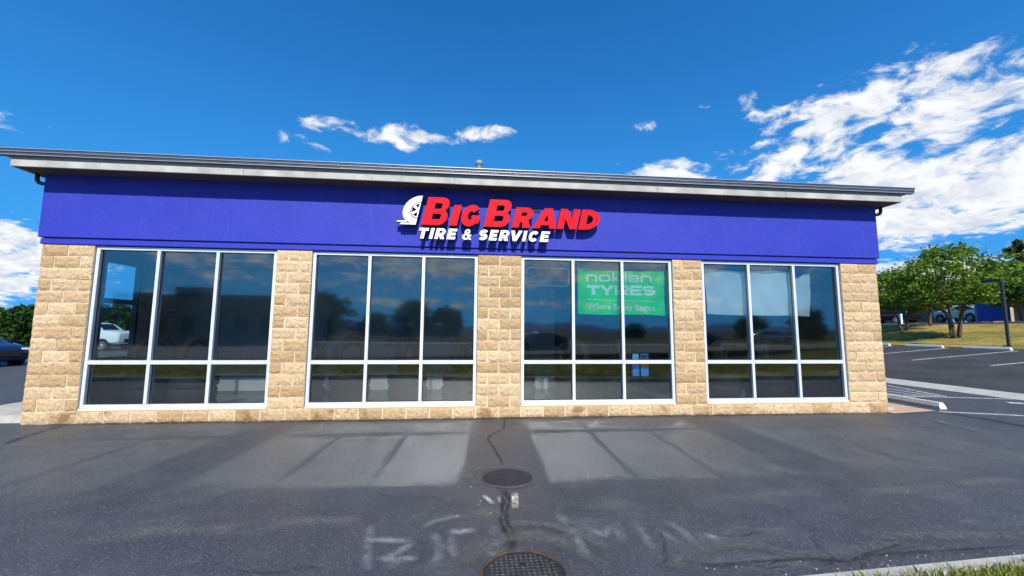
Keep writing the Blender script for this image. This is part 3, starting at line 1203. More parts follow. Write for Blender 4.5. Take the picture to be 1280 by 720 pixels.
def stroke(pts, t):
    P = [Vector(p) for p in pts]
    l, r = [], []
    for i, p in enumerate(P):
        d1 = (P[i] - P[i - 1]).normalized() if i else (P[1] - P[0]).normalized()
        d2 = (P[i + 1] - P[i]).normalized() if i < len(P) - 1 else d1
        n1, n2 = Vector((-d1.y, d1.x)), Vector((-d2.y, d2.x))
        nn_ = (n1 + n2)
        nn_ = nn_ / max(.35, nn_.length_squared / 2) if nn_.length > 1e-6 else n1
        l.append(p + nn_ * t / 2)
        r.append(p - nn_ * t / 2)
    return [tuple(q) for q in r] + [tuple(q) for q in reversed(l)]


def rrect(x0, y0, x1, y1, r, sides='r'):
    if sides == 'r':
        return [(x0, y0)] + arc(x1 - r, y0 + r, r, r, -90, 0, 6) + arc(x1 - r, y1 - r, r, r, 0, 90, 6) + [(x0, y1)]
    return arc(x0 + r, y0 + r, r, r, 180, 270, 6) + arc(x1 - r, y0 + r, r, r, -90, 0, 6) + arc(x1 - r, y1 - r, r, r, 0, 90, 6) + arc(x0 + r, y1 - r, r, r, 90, 180, 6)


def glyph(ch, w, h, t):
    """list of pieces; a piece is [outer, hole, ...]"""
    if ch == 'I':
        return [[[(0, 0), (w, 0), (w, h), (0, h)]]]
    if ch == 'T':
        k = t * .82
        return [[[(w / 2 - t / 2, 0), (w / 2 + t / 2, 0), (w / 2 + t / 2, h - k), (w, h - k), (w, h), (0, h), (0, h - k), (w / 2 - t / 2, h - k)]]]
    if ch == 'E':
        k = t * .78
        m0, m1 = h / 2 - k / 2, h / 2 + k / 2
        return [[[(0, 0), (w, 0), (w, k), (t, k), (t, m0), (w * .92, m0), (w * .92, m1), (t, m1), (t, h - k), (w, h - k), (w, h), (0, h)]]]
    if ch == 'N':
        return [[[(0, 0), (t, 0), (t, .50 * h), (w - t, 0), (w, 0), (w, h), (w - t, h), (w - t, .50 * h), (t, h), (0, h)]]]
    if ch == 'V':
        return [[[(w / 2 - t * .55, 0), (w / 2 + t * .55, 0), (w, h), (w - t * 1.1, h), (w / 2, .36 * h), (t * 1.1, h), (0, h)]]]
    if ch == 'Y':
        return [[[(w / 2 - t / 2, 0), (w / 2 + t / 2, 0), (w / 2 + t / 2, .38 * h), (w, h), (w - t * 1.15, h), (w / 2, .58 * h), (t * 1.15, h), (0, h), (w / 2 - t / 2, .38 * h)]]]
    if ch == 'A':
        return [[[(0, 0), (.30 * w, 0), (.345 * w, .16 * h), (.655 * w, .16 * h), (.70 * w, 0), (w, 0), (.67 * w, h), (.33 * w, h)],
                 [(.415 * w, .37 * h), (.5 * w, .68 * h), (.585 * w, .37 * h)]]]
    if ch == 'D':
        r = min(h / 2, w - t)
        k = t * .78
        rx = w - t * .95
        return [[[(0, 0)] + arc(w - rx, h / 2, rx, h / 2, -90, 90, 18) + [(0, h)],
                 [(t, k), (t, h - k)] + arc(w - rx + .001, h / 2, rx - t, h / 2 - k, 90, -90, 14)]]
    if ch == 'B':
        k = t * .68
        rl, ru = .285 * h, .255 * h
        lo = arc(w - rl, rl, rl, rl, -90, 52, 12)
        up = arc(.95 * w - ru, h - ru, ru, ru, -52, 90, 12)
        return [[[(0, 0)] + lo + up + [(0, h)],
                 rrect(t, k, w - t * .78, .5 * h - k * .42, .06 * h)[::-1], rrect(t, .5 * h + k * .42, .95 * w - t * .78, h - k, .06 * h)[::-1]]]
    if ch == 'R':
        k = t * .72
        r = .33 * h
        return [[[(0, 0), (t, 0), (t, .27 * h), (t + .12 * w, .27 * h), (w - t * 1.22, 0), (w, 0), (w - .20 * w, .385 * h)] + arc(.97 * w - r, h - r, r, r, -48, 90, 12) + [(0, h)],
                 rrect(t, h - 2 * r + k, .97 * w - t * .85, h - k, .07 * h)[::-1]]]
    if ch in 'CG':
        rx, ry = (w - t) / 2, (h - t * .85) / 2
        c = arc(w / 2, h / 2, rx, ry, 40, 318 if ch == 'C' else 322, 26)
        out = [[stroke(c, t * .92)]]
        if ch == 'G':
            out.append([[(w - t * .95, .12 * h), (w - .01 * w, .14 * h), (w - .01 * w, .52 * h), (.55 * w, .52 * h), (.55 * w, .36 * h), (w - t * .95, .36 * h)]])
        return out
    if ch == 'S':
        tt = t * .84
        ry = (h - tt) / 4
        rx = (w - tt) / 2
        p = arc(w / 2, h - tt / 2 - ry, rx, ry, 28, 262, 16) + arc(w / 2, tt / 2 + ry, rx, ry, 82, -152, 16)
        return [[stroke(p, tt)]]
    if ch == '&':
        tt = t * .72
        up = [arc(w * .45, h * .73, w * .30, h * .27, 0, 350, 20), arc(w * .45, h * .74, w * .12, h * .10, 350, 0, 14)]
        lo = [arc(w * .42, h * .29, w * .42, h * .30, 0, 350, 24), arc(w * .42, h * .29, w * .19, h * .12, 350, 0, 16)]
        leg = [[(w * .30, h * .62), (w * .82, 0), (w * 1.06, 0), (w * .46, h * .70)]]
        arm = [[(w * .60, h * .15), (w * .74, h * .12), (w * 1.0, h * .46), (w * .80, h * .48)]]
        return [up, lo, leg, arm]
    raise KeyError(ch)


SIGN = thing('channel_letter_sign', (8.0, -.07, 3.28), 'red and white raised letter sign reading BIGBRAND TIRE & SERVICE on blue fascia', 'sign')


def letter(ch, xl, z0, w, h, t, m, depth=.10, shear=.23):
    mb, rt = MB(), MB()
    for i, piece in enumerate(glyph(ch, w, h, t)):
        f = SF - .0025 * i
        mb.prism(piece, lambda u, v, d, f=f: (xl + u + shear * v, f + d, z0 + v), .012)
        rt.prism(piece, lambda u, v, d, f=f: (xl + u + shear * v, f + .0125 + d, z0 + v), depth)
    rt.box((xl + w * .42, SF + .10, z0 + h * .40), (xl + w * .42 + .03, -.069, z0 + h * .40 + .03))
    o = mb.build('letter_face', m, SIGN)
    rt.build('letter_return', M['dark_return'], o)


ZB1, HB, HS = 3.542, .53, .395
for ch, xl, w, h, t in (('B', 6.47, .445, HB, .165), ('I', 6.98, .145, HS, .14), ('G', 7.155, .36, HS + .01, .135), ('B', 7.62, .46, HB, .165),
                        ('R', 8.15, .36, HS, .135), ('A', 8.545, .46, HS, .135), ('N', 9.01, .385, HS, .135), ('D', 9.43, .385, HS, .135)):
    letter(ch, xl, ZB1, w, h, t, M['red_sign'])
ZT2, HT = 3.283, .20
for ch, xl, w in (('T', 6.405, .172), ('I', 6.617, .062), ('R', 6.718, .178), ('E', 6.938, .156), ('&', 7.215, .17), ('S', 7.52, .16), ('E', 7.718, .145),
                  ('R', 7.905, .178), ('V', 8.10, .215), ('I', 8.347, .062), ('C', 8.455, .19), ('E', 8.683, .160)):
    letter(ch, xl, ZT2, w, HT, .062, M['white_sign'], depth=.07)
# half-wheel emblem in white
b, rt = MB(), MB()
EX, EZc, ER = 6.43, 3.815, .275


def em(u, v, d, f=SF):
    return (EX + u + .21 * v, f + d, EZc + v)


ring = arc(0, 0, ER * 1.06, ER, 90, 236, 22) + [(-.12, -.205), (-.12, -.275), (0, -.275)] + arc(0, 0, .160, .160, 270, 90, 16)
spoke_holes = [[(-.012, .128), (-.088, .100), (-.030, .030)], [(-.130, .062), (-.133, -.045), (-.040, .002)], [(-.100, -.092), (-.015, -.128), (-.025, -.028)]]
pieces = [[ring], [arc(0, 0, .143, .143, 90, 270, 18)] + spoke_holes, [[(-.34, -.205), (-.125, -.205), (-.125, -.228), (-.36, -.228)]], [[(-.27, -.245), (-.125, -.245), (-.125, -.275), (-.29, -.275)]]]
for i, pc in enumerate(pieces):
    b.prism(pc, lambda u, v, d, i=i: em(u, v, d, SF - .0025 * (i % 2)), .012)
    rt.prism([pc[0]] if i != 1 else pc, lambda u, v, d, i=i: em(u, v, d + .0125, SF - .0025 * (i % 2)), .10)
rt.box((6.3, SF + .11, 3.80), (6.33, -.069, 3.83))
o = b.build('wheel_emblem', M['white_sign'], SIGN)
rt.build('emblem_return', M['dark_return'], o)

# ================================================================== INSIDE THE WINDOWS
def tire_mesh(Rr, w, name='tire'):
    """lying tire, centred, axis z, with lugs cut in the tread"""
    h = w / 2
    prof = [(Rr * .62, -h * .72), (Rr * .66, -h * .86), (Rr * .80, -h), (Rr * .93, -h * .90), (Rr * .985, -h * .70), (Rr, -h * .35), (Rr, 0), (Rr, h * .35),
            (Rr * .985, h * .70), (Rr * .93, h * .90), (Rr * .80, h), (Rr * .66, h * .86), (Rr * .62, h * .72), (Rr * .60, 0)]
    n = 64
    vs, fs = [], []
    m_ = len(prof)
    for k in range(n):
        t = 2 * math.pi * k / n
        for j, (r, z) in enumerate(prof):
            tt = t
            if 3 <= j <= 9:
                if (k // 2 + (j % 2)) % 2:
                    r -= .014 if j not in (3, 9) else .006
            vs.append((r * math.cos(tt), r * math.sin(tt), z))
    for k in range(n):
        for j in range(m_):
            a, c = k * m_ + j, k * m_ + (j + 1) % m_
            fs.append((a, ((k + 1) % n) * m_ + j, ((k + 1) % n) * m_ + (j + 1) % m_, c))
    q = MB()
    q.add(vs, fs, True)
    return q.mesh(name, M['rubber'])


TIRE = tire_mesh(.385, .25)
TIRE_UP = tire_mesh(.345, .23)
random.seed(21)
STACKS = [(1.45, 'left in the first window from the left'), (2.22, 'right in the first window from the left'), (4.20, 'half hidden behind the second stone pier'),
          (5.07, 'left in the second window from the left'), (6.18, 'middle of the second window from the left'), (7.24, 'right in the second window from the left'),
          (8.36, 'at the left edge of the third window'), (9.52, 'under the left half of the green banner'), (10.55, 'under the right half of the green banner'),
          (12.75, 'left in the fourth window'), (13.75, 'middle of the fourth window')]
for i, (x, where) in enumerate(STACKS):
    for k in range(3):
        o = bpy.data.objects.new('tire', TIRE)
        link(o)
        o.location = (x + random.uniform(-.015, .015), .66 + random.uniform(-.01, .01), .015 + .125 + .25 * k)
        o.rotation_euler = (0, 0, random.uniform(0, 6))
        tag(o, ('bottom', 'middle', 'topmost flat')[k] + ' tire of the stack ' + where, 'tire', 'stacked tires in the shop windows')
    o = bpy.data.objects.new('tire', TIRE_UP)
    link(o)
    o.location = (x + .02, .66, .765 + .345)
    o.rotation_euler = (R(90), 0, R(random.choice((38, 48, -30, 60))))
    tag(o, 'upright tire on the stack ' + where, 'tire', 'upright display tires in the shop windows')

# poster boards on the partition wall
for i, (p, nm) in enumerate((([(3.53, 1.85), (3.86, 1.85), (3.88, 1.19), (3.55, 1.19)], 'first of three dark posters behind the second window, nearest the left pier'),
                             ([(4.45, 1.86), (4.78, 1.86), (4.80, 1.24), (4.31, 1.24)], 'slanted dark blue poster between two others behind the second window'),
                             ([(5.49, 1.87), (5.83, 1.87), (5.85, 1.21), (5.30, 1.21)], 'rightmost slanted dark poster behind the second window'),
                             ([(2.60, 1.80), (2.92, 1.80), (2.92, 1.20), (2.50, 1.20)], 'dark poster behind the right pane of the first window'))):
    b = MB()
    b.prism([[p[3], p[2], p[1], p[0]]], lambda u, v, d: (u, 2.80 + d, v), .03)
    o = b.build('poster_board', M['poster_navy'])
    b2 = MB()
    b2.box((p[3][0] + .05, 2.829, p[3][1] + .2), (p[3][0] + .2, 2.999, p[3][1] + .24))
    b2.build('bracket', M['dark_wall'], o)
    tag(o, nm, 'poster', 'posters on the partition wall')


# green banner hung in the third window
def wave(x, z):
    return .20 + .012 * math.sin(x * 7 + z * 5) + .008 * math.sin(x * 17 - z * 9) + .010 * math.sin((x + z) * 4.1) + .02 * max(0, (x - 10.9)) * math.sin(z * 9)


def banner_pt(u, v):
    """u, v in 0..1 over the green cloth; edges sag a little"""
    x = 9.53 + 1.805 * u
    zt = 2.86 - .035 * math.sin(math.pi * u) - .01 * u
    zb = 1.95 - .025 * u - .012 * math.sin(math.pi * u * 2)
    z = zb + (zt - zb) * v
    return (x, z)


BAN = thing('hanging_banner', (10.4, .2, 1.93), 'green banner with white NOKIAN TYRES lettering hung inside the third window', 'banner')
nu, nv = 60, 34


def cloth(fn, nu, nv, m, name, parent, wv):
    b_ = MB()
    vs, fs = [], []
    for j in range(nv + 1):
        for i in range(nu + 1):
            x, z = fn(i / nu, j / nv)
            vs.append((x, wv(x, z), z))
    n_ = nu + 1
    L = len(vs)
    vs += [(v[0], v[1] + .003, v[2]) for v in vs]
    for j in range(nv):
        for i in range(nu):
            q = (j * n_ + i, j * n_ + i + 1, (j + 1) * n_ + i + 1, (j + 1) * n_ + i)
            fs += [q, tuple(L + k for k in q[::-1])]
    b_.add(vs, fs, True)
    return b_.build(name, m, parent)


cl = cloth(banner_pt, nu, nv, M['banner_green'], 'cloth', BAN, wave)
for (x, z) in (banner_pt(.01, .99), banner_pt(.99, .99)):
    b = MB()
    b.tube([(x, wave(x, z), z), (x + (.04 if x > 10 else -.04), .2, 3.07)], .003, 5)
    b.build('cord', M['white_paint'], BAN)


def subdiv_print(pieces, name, parent, wv, m, off=.0035):
    """flat print that follows the cloth: triangles cut fine, laid just in front of it"""
    bm = bmesh.new()
    for loops in pieces:
        flat = [p for lp in loops for p in lp]
        vs = [bm.verts.new((p[0], 0, p[1])) for p in flat]
        for t in tessellate_polygon([[Vector((p[0], p[1], 0)) for p in lp] for lp in loops]):
            try:
                bm.faces.new([vs[i] for i in t])
            except ValueError:
                pass
    for _ in range(5):
        es = [e for e in bm.edges if e.calc_length() > .07]
        if not es:
            break
        bmesh.ops.subdivide_edges(bm, edges=es, cuts=1)
    bmesh.ops.triangulate(bm, faces=bm.faces[:])
    for v in bm.verts:
        v.co.y = wv(v.co.x, v.co.z) - off
    bm.normal_update()
    o0 = ORG.get(parent.name, Vector((0, 0, 0)))
    for f in bm.faces:
        if f.normal.y > 0:
            f.normal_flip()
    bmesh.ops.translate(bm, verts=bm.verts[:], vec=-o0)
    me = bpy.data.meshes.new(name)
    bm.to_mesh(me)
    bm.free()
    me.materials.append(m)
    o = bpy.data.objects.new(name, me)
    link(o, parent)
    return o


def at(pieces, x, z):
    return [[[(p[0] + x, p[1] + z) for p in lp] for lp in pc] for pc in pieces]


# word 1, square-shouldered lower case
t_, h_, wl = .042, .145, .235
n_g = [[stroke([(t_ / 2, 0), (t_ / 2, h_ - t_ / 2 - .03), (t_ / 2 + .03, h_ - t_ / 2), (wl - t_ / 2 - .03, h_ - t_ / 2), (wl - t_ / 2, h_ - t_ / 2 - .03), (wl - t_ / 2, 0)], t_)]]
o_g = [[rrect(0, 0, wl, h_, .055, 'all'), rrect(t_, t_ * .8, wl - t_, h_ - t_ * .8, .03, 'all')[::-1]]]
k_g = [[[(0, 0), (t_, 0), (t_, h_ + .05), (0, h_ + .05)]], [[(t_, .055), (wl * .55, h_), (wl * .85, h_), (t_ + .05, .065), (wl * .92, 0), (wl * .6, 0), (t_, .045)]]]
i_g = [[[(0, 0), (t_, 0), (t_, h_), (0, h_)]], [[(0, h_ + .018), (t_, h_ + .018), (t_, h_ + .05), (0, h_ + .05)]]]
a_g = [[rrect(0, 0, wl, h_, .05, 'all'), rrect(t_, t_ * .7, wl - t_, h_ * .36, .01, 'all')[::-1], rrect(t_ * .2, h_ * .60, wl - t_, h_ - t_ * .8, .01, 'all')[::-1]]]
X = 9.70
ZN = 2.60
for gname, g, adv in (('n', n_g, wl + .035), ('o', o_g, wl + .035), ('k', k_g, wl + .015), ('i', i_g, t_ + .035), ('a', a_g, wl + .035), ('n', n_g, wl)):
    subdiv_print(at(g, X, ZN), 'printed_letter', cl, wave, M['print_white'])
    X += adv
X = 9.71
for ch, w in (('T', .27), ('Y', .31), ('R', .29), ('E', .25), ('S', .28)):
    subdiv_print(at(glyph(ch, w, .20, .078 if ch in 'TY' else .060), X, 2.33), 'printed_letter', cl, wave, M['print_white'])
    X += w + (.0 if ch == 'T' else .01)
subdiv_print([[[(9.72, 2.228), (11.14, 2.206), (11.14, 2.214), (9.72, 2.238)]]], 'printed_rule', cl, wave, M['print_white'])
# small line of text
cu = bpy.data.curves.new('text_line', 'FONT')
cu.body = 'Where Safety Begins'
cu.size = .172
cu.space_character = 1.02
cu.offset = .0015
to = bpy.data.objects.new('text_line', cu)
COL.objects.link(to)
bpy.context.view_layer.update()
dg = bpy.context.evaluated_depsgraph_get()
me0 = bpy.data.meshes.new_from_object(to.evaluated_get(dg))
bpy.data.objects.remove(to)
bpy.data.curves.remove(cu)
bm = bmesh.new()
bm.from_mesh(me0)
bpy.data.meshes.remove(me0)
xs_ = [v.co.x for v in bm.verts]
sc = 1.41 / (max(xs_) - min(xs_))
for v in bm.verts:
    x, z = 9.72 + (v.co.x - min(xs_)) * sc, 2.052 - .03 * (v.co.x - min(xs_)) * sc / 1.41 + v.co.y * .94
    v.co = Vector((x, wave(x, z) - .0035, z)) - ORG[BAN.name]
for f in bm.faces:
    f.normal_update()
    if f.normal.y > 0:
        f.normal_flip()
me1 = bpy.data.meshes.new('printed_text_line')
bm.to_mesh(me1)
bm.free()
me1.materials.append(M['print_white'])
link(bpy.data.objects.new('printed_text_line', me1), cl)


# plain white banner (its back turned to the glass) in the fourth window
def wave2(x, z):
    s = .19 + .018 * math.sin(x * 6 + 1) * math.sin(z * 4) + .012 * math.sin(x * 13 + z * 7)
    d = max(0, 1 - abs(x - 14.15) / .3)
    return s + .05 * d * math.sin((x - 14.15) * 14) + .02 * math.sin((x - z * 1.3) * 9) * max(0, (z - 2.3))


def white_pt(u, v):
    x = 12.22 + 2.34 * u
    sag = .035 * abs(math.sin(math.pi * u * 1.5))
    dip = .13 * math.exp(-((x - 14.25) / .16) ** 2)
    zt = 2.90 - sag - dip
    zb = 1.97 - .02 * math.sin(math.pi * u) - .025 * sstep(u, .8, 1)
    return (x - .05 * (1 - v) * u, zb + (zt - zb) * v)


WB = thing('white_banner', (13.4, .2, 1.95), 'blank white creased banner hung inside the fourth window', 'banner')
cloth(white_pt, 70, 30, M['banner_white'], 'cloth', WB, wave2)
for (x, z) in (white_pt(.01, .99), white_pt(.99, .99), white_pt(.62, .99)):
    b = MB()
    b.tube([(x, wave2(x, z), z), (x + .01, .2, 3.07)], .003, 5)
    b.build('cord', M['white_paint'], WB)

# unlit open sign
OS = thing('open_sign', (8.9, .15, 2.48), 'unlit neon OPEN sign with rounded outline in the third window', 'sign')
b = MB()
lp = rrect(8.49, 2.49, 9.33, 2.84, .05, 'all')
b.tube([(p[0], .15, p[1]) for p in lp + [lp[0]]], .007, 6, False)
b.build('outline_tube', M['neon'], OS)
for ch, x in (('O', 8.55), ('P', 8.74), ('E', 8.93), ('N', 9.12)):
    w, h, z = .14, .22, 2.555
    paths = {'O': [rrect(0, 0, w, h, .05, 'all') + [(0.0, .05)]], 'P': [[(0, 0), (0, h), (w * .6, h), (w, h * .8), (w * .6, h * .52), (0, h * .5)]],
             'E': [[(w, 0), (0, 0), (0, h), (w, h)], [(0, h / 2), (w * .8, h / 2)]], 'N': [[(0, 0), (0, h), (w, 0), (w, h)]]}[ch]
    b = MB()
    for p in paths:
        b.tube([(x + q[0], .15, z + q[1]) for q in p], .006, 6)
    b.build('letter_tube', M['black'], OS)
b = MB()
b.tube([(8.6, .15, 2.84), (8.6, .15, 3.07)], .003, 5)
b.tube([(9.2, .15, 2.84), (9.2, .15, 3.07)], .003, 5)
b.build('hanging_wire', M['black'], OS)

# leaflets taped behind the right panes of window three
for i, (x0, x1, nm) in enumerate(((10.60, 10.735, 'tall blue leaflet taped low inside the third window, left of a pair'), (10.77, 10.925, 'blue leaflet with orange band taped low inside the third window'))):
    t = thing('leaflet', ((x0 + x1) / 2, .14, .73), nm, 'leaflet')
    b = MB()
    b.box((x0, .140, .73), (x1, .142, 1.17))
    b.build('sheet', M['flyer_blue'], t)
    if i:
        b = MB()
        b.box((x0 + .01, .1385, .90), (x1 - .01, .1397, .97))
        b.build('orange_band', M['flyer_orange'], t)
        b = MB()
        b.box((x0 + .012, .1385, 1.0), (x1 - .012, .1397, 1.15))
        b.build('dark_picture', M['poster_navy'], t)
    else:
        b = MB()
        b.box((x0 + .01, .1385, 1.02), (x1 - .01, .1397, 1.16))
        b.build('pale_picture', mat('pale_blue_print', (.25, .55, .75), .5), t)
    b = MB()
    b.box(((x0 + x1) / 2 - .006, .1425, .02), ((x0 + x1) / 2 + .006, .16, .75))
    b.build('stand', M['black'], t)

# ================================================================== OUTSIDE SMALL THINGS
# manholes
MH = thing('manhole', (7.85, -3.09, 0), 'smooth dark round manhole lid nearer the shop, set in asphalt', 'manhole')
b = MB()
b.lathe([(0, .016), (.255, .016), (.262, .012), (.262, -.02)], (7.85, -3.09, 0), n=48)
b.build('lid', M['lid_grey'], MH, fixn=True)
b = MB()
b.lathe([(.266, -.02), (.266, .010), (.270, .0145), (.280, .013), (.284, .004), (.284, -.02)], (7.85, -3.09, 0), n=48)
b.build('ring', M['rust'], MH, fixn=True)
b = MB()
b.box((7.80, -3.02, .0165), (7.83, -3.005, .0172))
b.build('pick_hole', M['black'], MH)
MH2 = thing('manhole', (7.81, -4.86, 0), 'cast iron manhole cover with raised lugs and rusty rim nearest the camera', 'manhole')
b = MB()
b.lathe([(0, .014), (.262, .014), (.268, .010), (.268, -.02)], (7.81, -4.86, 0), n=48)
lid = b.build('lid', M['iron'], MH2, fixn=True)
b = MB()
b.lathe([(.272, -.02), (.272, .010), (.276, .018), (.288, .016), (.293, .004), (.293, -.02)], (7.81, -4.86, 0), n=48)
b.build('ring', M['rust'], MH2, fixn=True)
b = MB()
random.seed(5)
for i in range(-7, 8):
    for j in range(-7, 8):
        x, y = i * .035, j * .035
        if x * x + y * y < .243 ** 2:
            s = .0105
            zt = .021 + random.uniform(-.002, .001)
            k = .5
            cx_, cy_ = 7.81 + x, -4.86 + y
            ang = R(45)
            lo = [(cx_ + s * 1.2 * math.cos(ang + a * math.pi / 2), cy_ + s * 1.2 * math.sin(ang + a * math.pi / 2), .0135) for a in range(4)]
            hi = [(cx_ + s * .85 * math.cos(ang + a * math.pi / 2), cy_ + s * .85 * math.sin(ang + a * math.pi / 2), zt) for a in range(4)]
            b.add(lo + hi, [(4, 5, 6, 7), (0, 1, 5, 4), (1, 2, 6, 5), (2, 3, 7, 6), (3, 0, 4, 7)])
o = b.build('raised_lugs', M['iron'], lid)
o['kind'] = 'stuff'
b = MB()
b.box((7.80, -4.775, .0216), (7.835, -4.755, .0222))
b.build('pick_hole', M['black'], lid)


# wheel stops
def wheel_stop(loc, rz, L, label, zf=None, tilt=0.0):
    t = thing('wheel_stop', loc, label, 'wheel stop', 'concrete wheel stops', rz)
    b_ = MB()
    h, w = .135, .15
    e = .07
    prof_ = [(-w / 2, 0), (-w / 2, .05), (-w / 2 + .03, h - .012), (-w / 2 + .042, h), (w / 2 - .042, h), (w / 2 - .03, h - .012), (w / 2, .05), (w / 2, 0)]
    vs, fs = [], []
    for k, (x, s) in enumerate(((-L / 2, 1), (-L / 2 + e, 1), (L / 2 - e, 1), (L / 2, 1))):
        for (y, z) in prof_:
            end = k in (0, 3)
            vs.append((x + (e * .6 * (z / h) * (1 if k == 0 else -1) if end else 0), y, z))
    n_ = len(prof_)
    for k in range(3):
        for j in range(n_ - 1):
            fs.append((k * n_ + j, (k + 1) * n_ + j, (k + 1) * n_ + j + 1, k * n_ + j + 1))
    fs += [tuple(range(n_)), tuple(range(3 * n_, 4 * n_))[::-1]]
    b_.add(vs, fs)
    b_.build('body', M['stop_paint'], t, local=True, fixn=True)
    for x in (-L * .32, L * .32):
        p = MB()
        p.lathe([(0, h + .003), (.012, h + .003), (.012, h - .01)], (x, 0, 0), n=10)
        p.build('anchor_pin', M['rust'], t, local=True, fixn=True)
    t.rotation_euler = (0, tilt, rz)
    return t


wheel_stop((17.50, 1.12, .004), R(86), 1.85, 'nearest white concrete wheel stop beside the right corner of the shop')
for k, nm in ((0, 'white wheel stop nearest the lamp post at the foot of the lawn'), (1, 'white wheel stop under the multi-stemmed tree by the lawn'), (2, 'far white wheel stop by the lawn, half hidden by the shop corner')):
    y = 9.55 + k * 2.72
    wheel_stop((31.85, y, terr(31.85, y) + .004), R(90), 1.85, nm)
b = MB()
b.box((15.99, .12, .012), (16.19, .26, .075), .008)
tag(b.build('splash_block', M['concrete'], fixn=True), 'small pale concrete splash block at the right foot of the shop', 'splash block')

# lamp post
LX, LY = 33.0, -7.71 + 19.6 * .995 - 23.8 * .0966
LZ = terr(LX, LY)
LP = thing('lamp_post', (LX, LY, LZ), 'short dark lamp post with flat box head on the lawn', 'lamp post')
b = MB()
b.box((LX - .05, LY - .05, LZ - .1), (LX + .05, LY + .05, LZ + 3.14), .008)
b.build('pole', M['pole'], LP)
b = MB()
b.box((LX - .14, LY - .14, LZ + .0), (LX + .14, LY + .14, LZ + .05), .01)
b.build('base_plate', M['pole'], LP)
hd = MB()
hd.box((LX - .12, LY - .05, LZ + 3.12), (LX + .14, LY + .72, LZ + 3.26), .012)
ho = hd.build('lamp_head', M['pole'], LP)
b = MB()
b.box((LX - .10, LY + .25, LZ + 3.108), (LX + .12, LY + .68, LZ + 3.1185))
b.build('lens', M['lamp_glass'], ho)


# ------------------------------------------------------------------ trees
def leaf_mesh(centres, sizes, rng, m, name, flat=0.0, aspect=1.6):
    """one leaf-sized quad per centre"""
    n_ = len(centres)
    a = rng.normal(size=(n_, 3))
    a /= np.linalg.norm(a, axis=1)[:, None]
    c = rng.normal(size=(n_, 3))
    if flat:
        a[:, 2] *= (1 - flat)
        c[:, 2] *= (1 - flat)
    bb = np.cross(a, c)
    bb /= np.linalg.norm(bb, axis=1)[:, None] + 1e-9
    s = sizes[:, None]
    a = a / (np.linalg.norm(a, axis=1)[:, None] + 1e-9)
    v = np.empty((n_, 4, 3))
    v[:, 0] = centres - a * s * aspect * .5
    v[:, 1] = centres + bb * s * .5
    v[:, 2] = centres + a * s * aspect * .5
    v[:, 3] = centres - bb * s * .5
    me = bpy.data.meshes.new(name)
    me.vertices.add(n_ * 4)
    me.vertices.foreach_set('co', v.reshape(-1))
    me.loops.add(n_ * 4)
    me.loops.foreach_set('vertex_index', np.arange(n_ * 4, dtype=np.int32))
    me.polygons.add(n_)
    me.polygons.foreach_set('loop_start', np.arange(0, n_ * 4, 4, dtype=np.int32))
    me.polygons.foreach_set('loop_total', np.full(n_, 4, dtype=np.int32))
    me.materials.append(m)
    me.update()
    me.validate()
    return me


def tree(name, loc, H, rad, label, leaf='leaf', n_leaf=9000, size=.15, seed=1, stems=3, base=.28, group=None, spread=.30, cat='tree', crown_low=None):
    rng = np.random.default_rng(seed)
    rnd = random.Random(seed)
    t = thing(name, loc, label, cat, group)
    b_ = MB()
    tips = []
    low = crown_low if crown_low is not None else base
    for s in range(stems):
        a0 = 2 * math.pi * s / stems + rnd.uniform(-.4, .4)
        lean = (.10 if stems == 1 else .20) * rad
        p0 = Vector((.10 * math.cos(a0), .10 * math.sin(a0), -.15)) if stems > 1 else Vector((0, 0, -.15))
        p1 = Vector((lean * math.cos(a0) * .5, lean * math.sin(a0) * .5, H * base * .6))
        p2 = Vector((lean * math.cos(a0), lean * math.sin(a0), H * (base + .12)))
        p3 = Vector((lean * 1.5 * math.cos(a0), lean * 1.5 * math.sin(a0), H * .8))
        r0 = H * .022 / math.sqrt(max(1, stems * .55))
        mid = [p0, p0.lerp(p1, .5) + Vector((rnd.uniform(-.04, .04), rnd.uniform(-.04, .04), 0)), p1, p2, p3]
        b_.tube(mid, [r0 * 1.3, r0, r0 * .85, r0 * .6, r0 * .2], 8)
        for k in range(7):
            f = rnd.uniform(.3, 1)
            st = p1.lerp(p2, f) if k < 4 else p2.lerp(p3, rnd.uniform(.1, .9))
            an = a0 + rnd.uniform(-1.6, 1.6)
            ln = rad * rnd.uniform(.4, .85)
            e = st + Vector((math.cos(an) * ln, math.sin(an) * ln, H * rnd.uniform(.08, .30)))
            mdl = st.lerp(e, .5) + Vector((0, 0, H * .04))
            b_.tube([st, mdl, e], [r0 * .42, r0 * .26, r0 * .08], 6)
            tips += [e, mdl]
    b_.build('trunk', M['bark'], t, local=True)
    # clumps over a lumpy crown
    nc = 85
    cen = []
    for k in range(nc):
        an = rng.uniform(0, 2 * math.pi)
        zf = rng.uniform(0, 1)
        prof_ = math.sin(math.pi * min(1, .18 + zf * .80)) ** .6
        rr = rad * prof_ * math.sqrt(rng.uniform(.12, 1)) * rng.uniform(.78, 1.12)
        cen.append((rr * math.cos(an), rr * math.sin(an), H * (low + (1 - low) * zf) - .1 * rr * rng.uniform(.5, 1.5)))
    cen += [tuple(p) for p in tips]
    cen = np.array(cen)
    idx = rng.integers(0, len(cen), n_leaf)
    sg = rad * spread * rng.uniform(.4, 1.0, len(cen))
    pos = cen[idx] + rng.normal(size=(n_leaf, 3)) * (sg[idx][:, None] * np.array([.55, .55, .36]))
    pos[:, 2] = np.maximum(pos[:, 2], H * low * .8)
    me = leaf_mesh(pos, size * rng.uniform(.6, 1.3, n_leaf), rng, M[leaf], 'crown', .35)
    link(bpy.data.objects.new('crown', me), t)
    return t


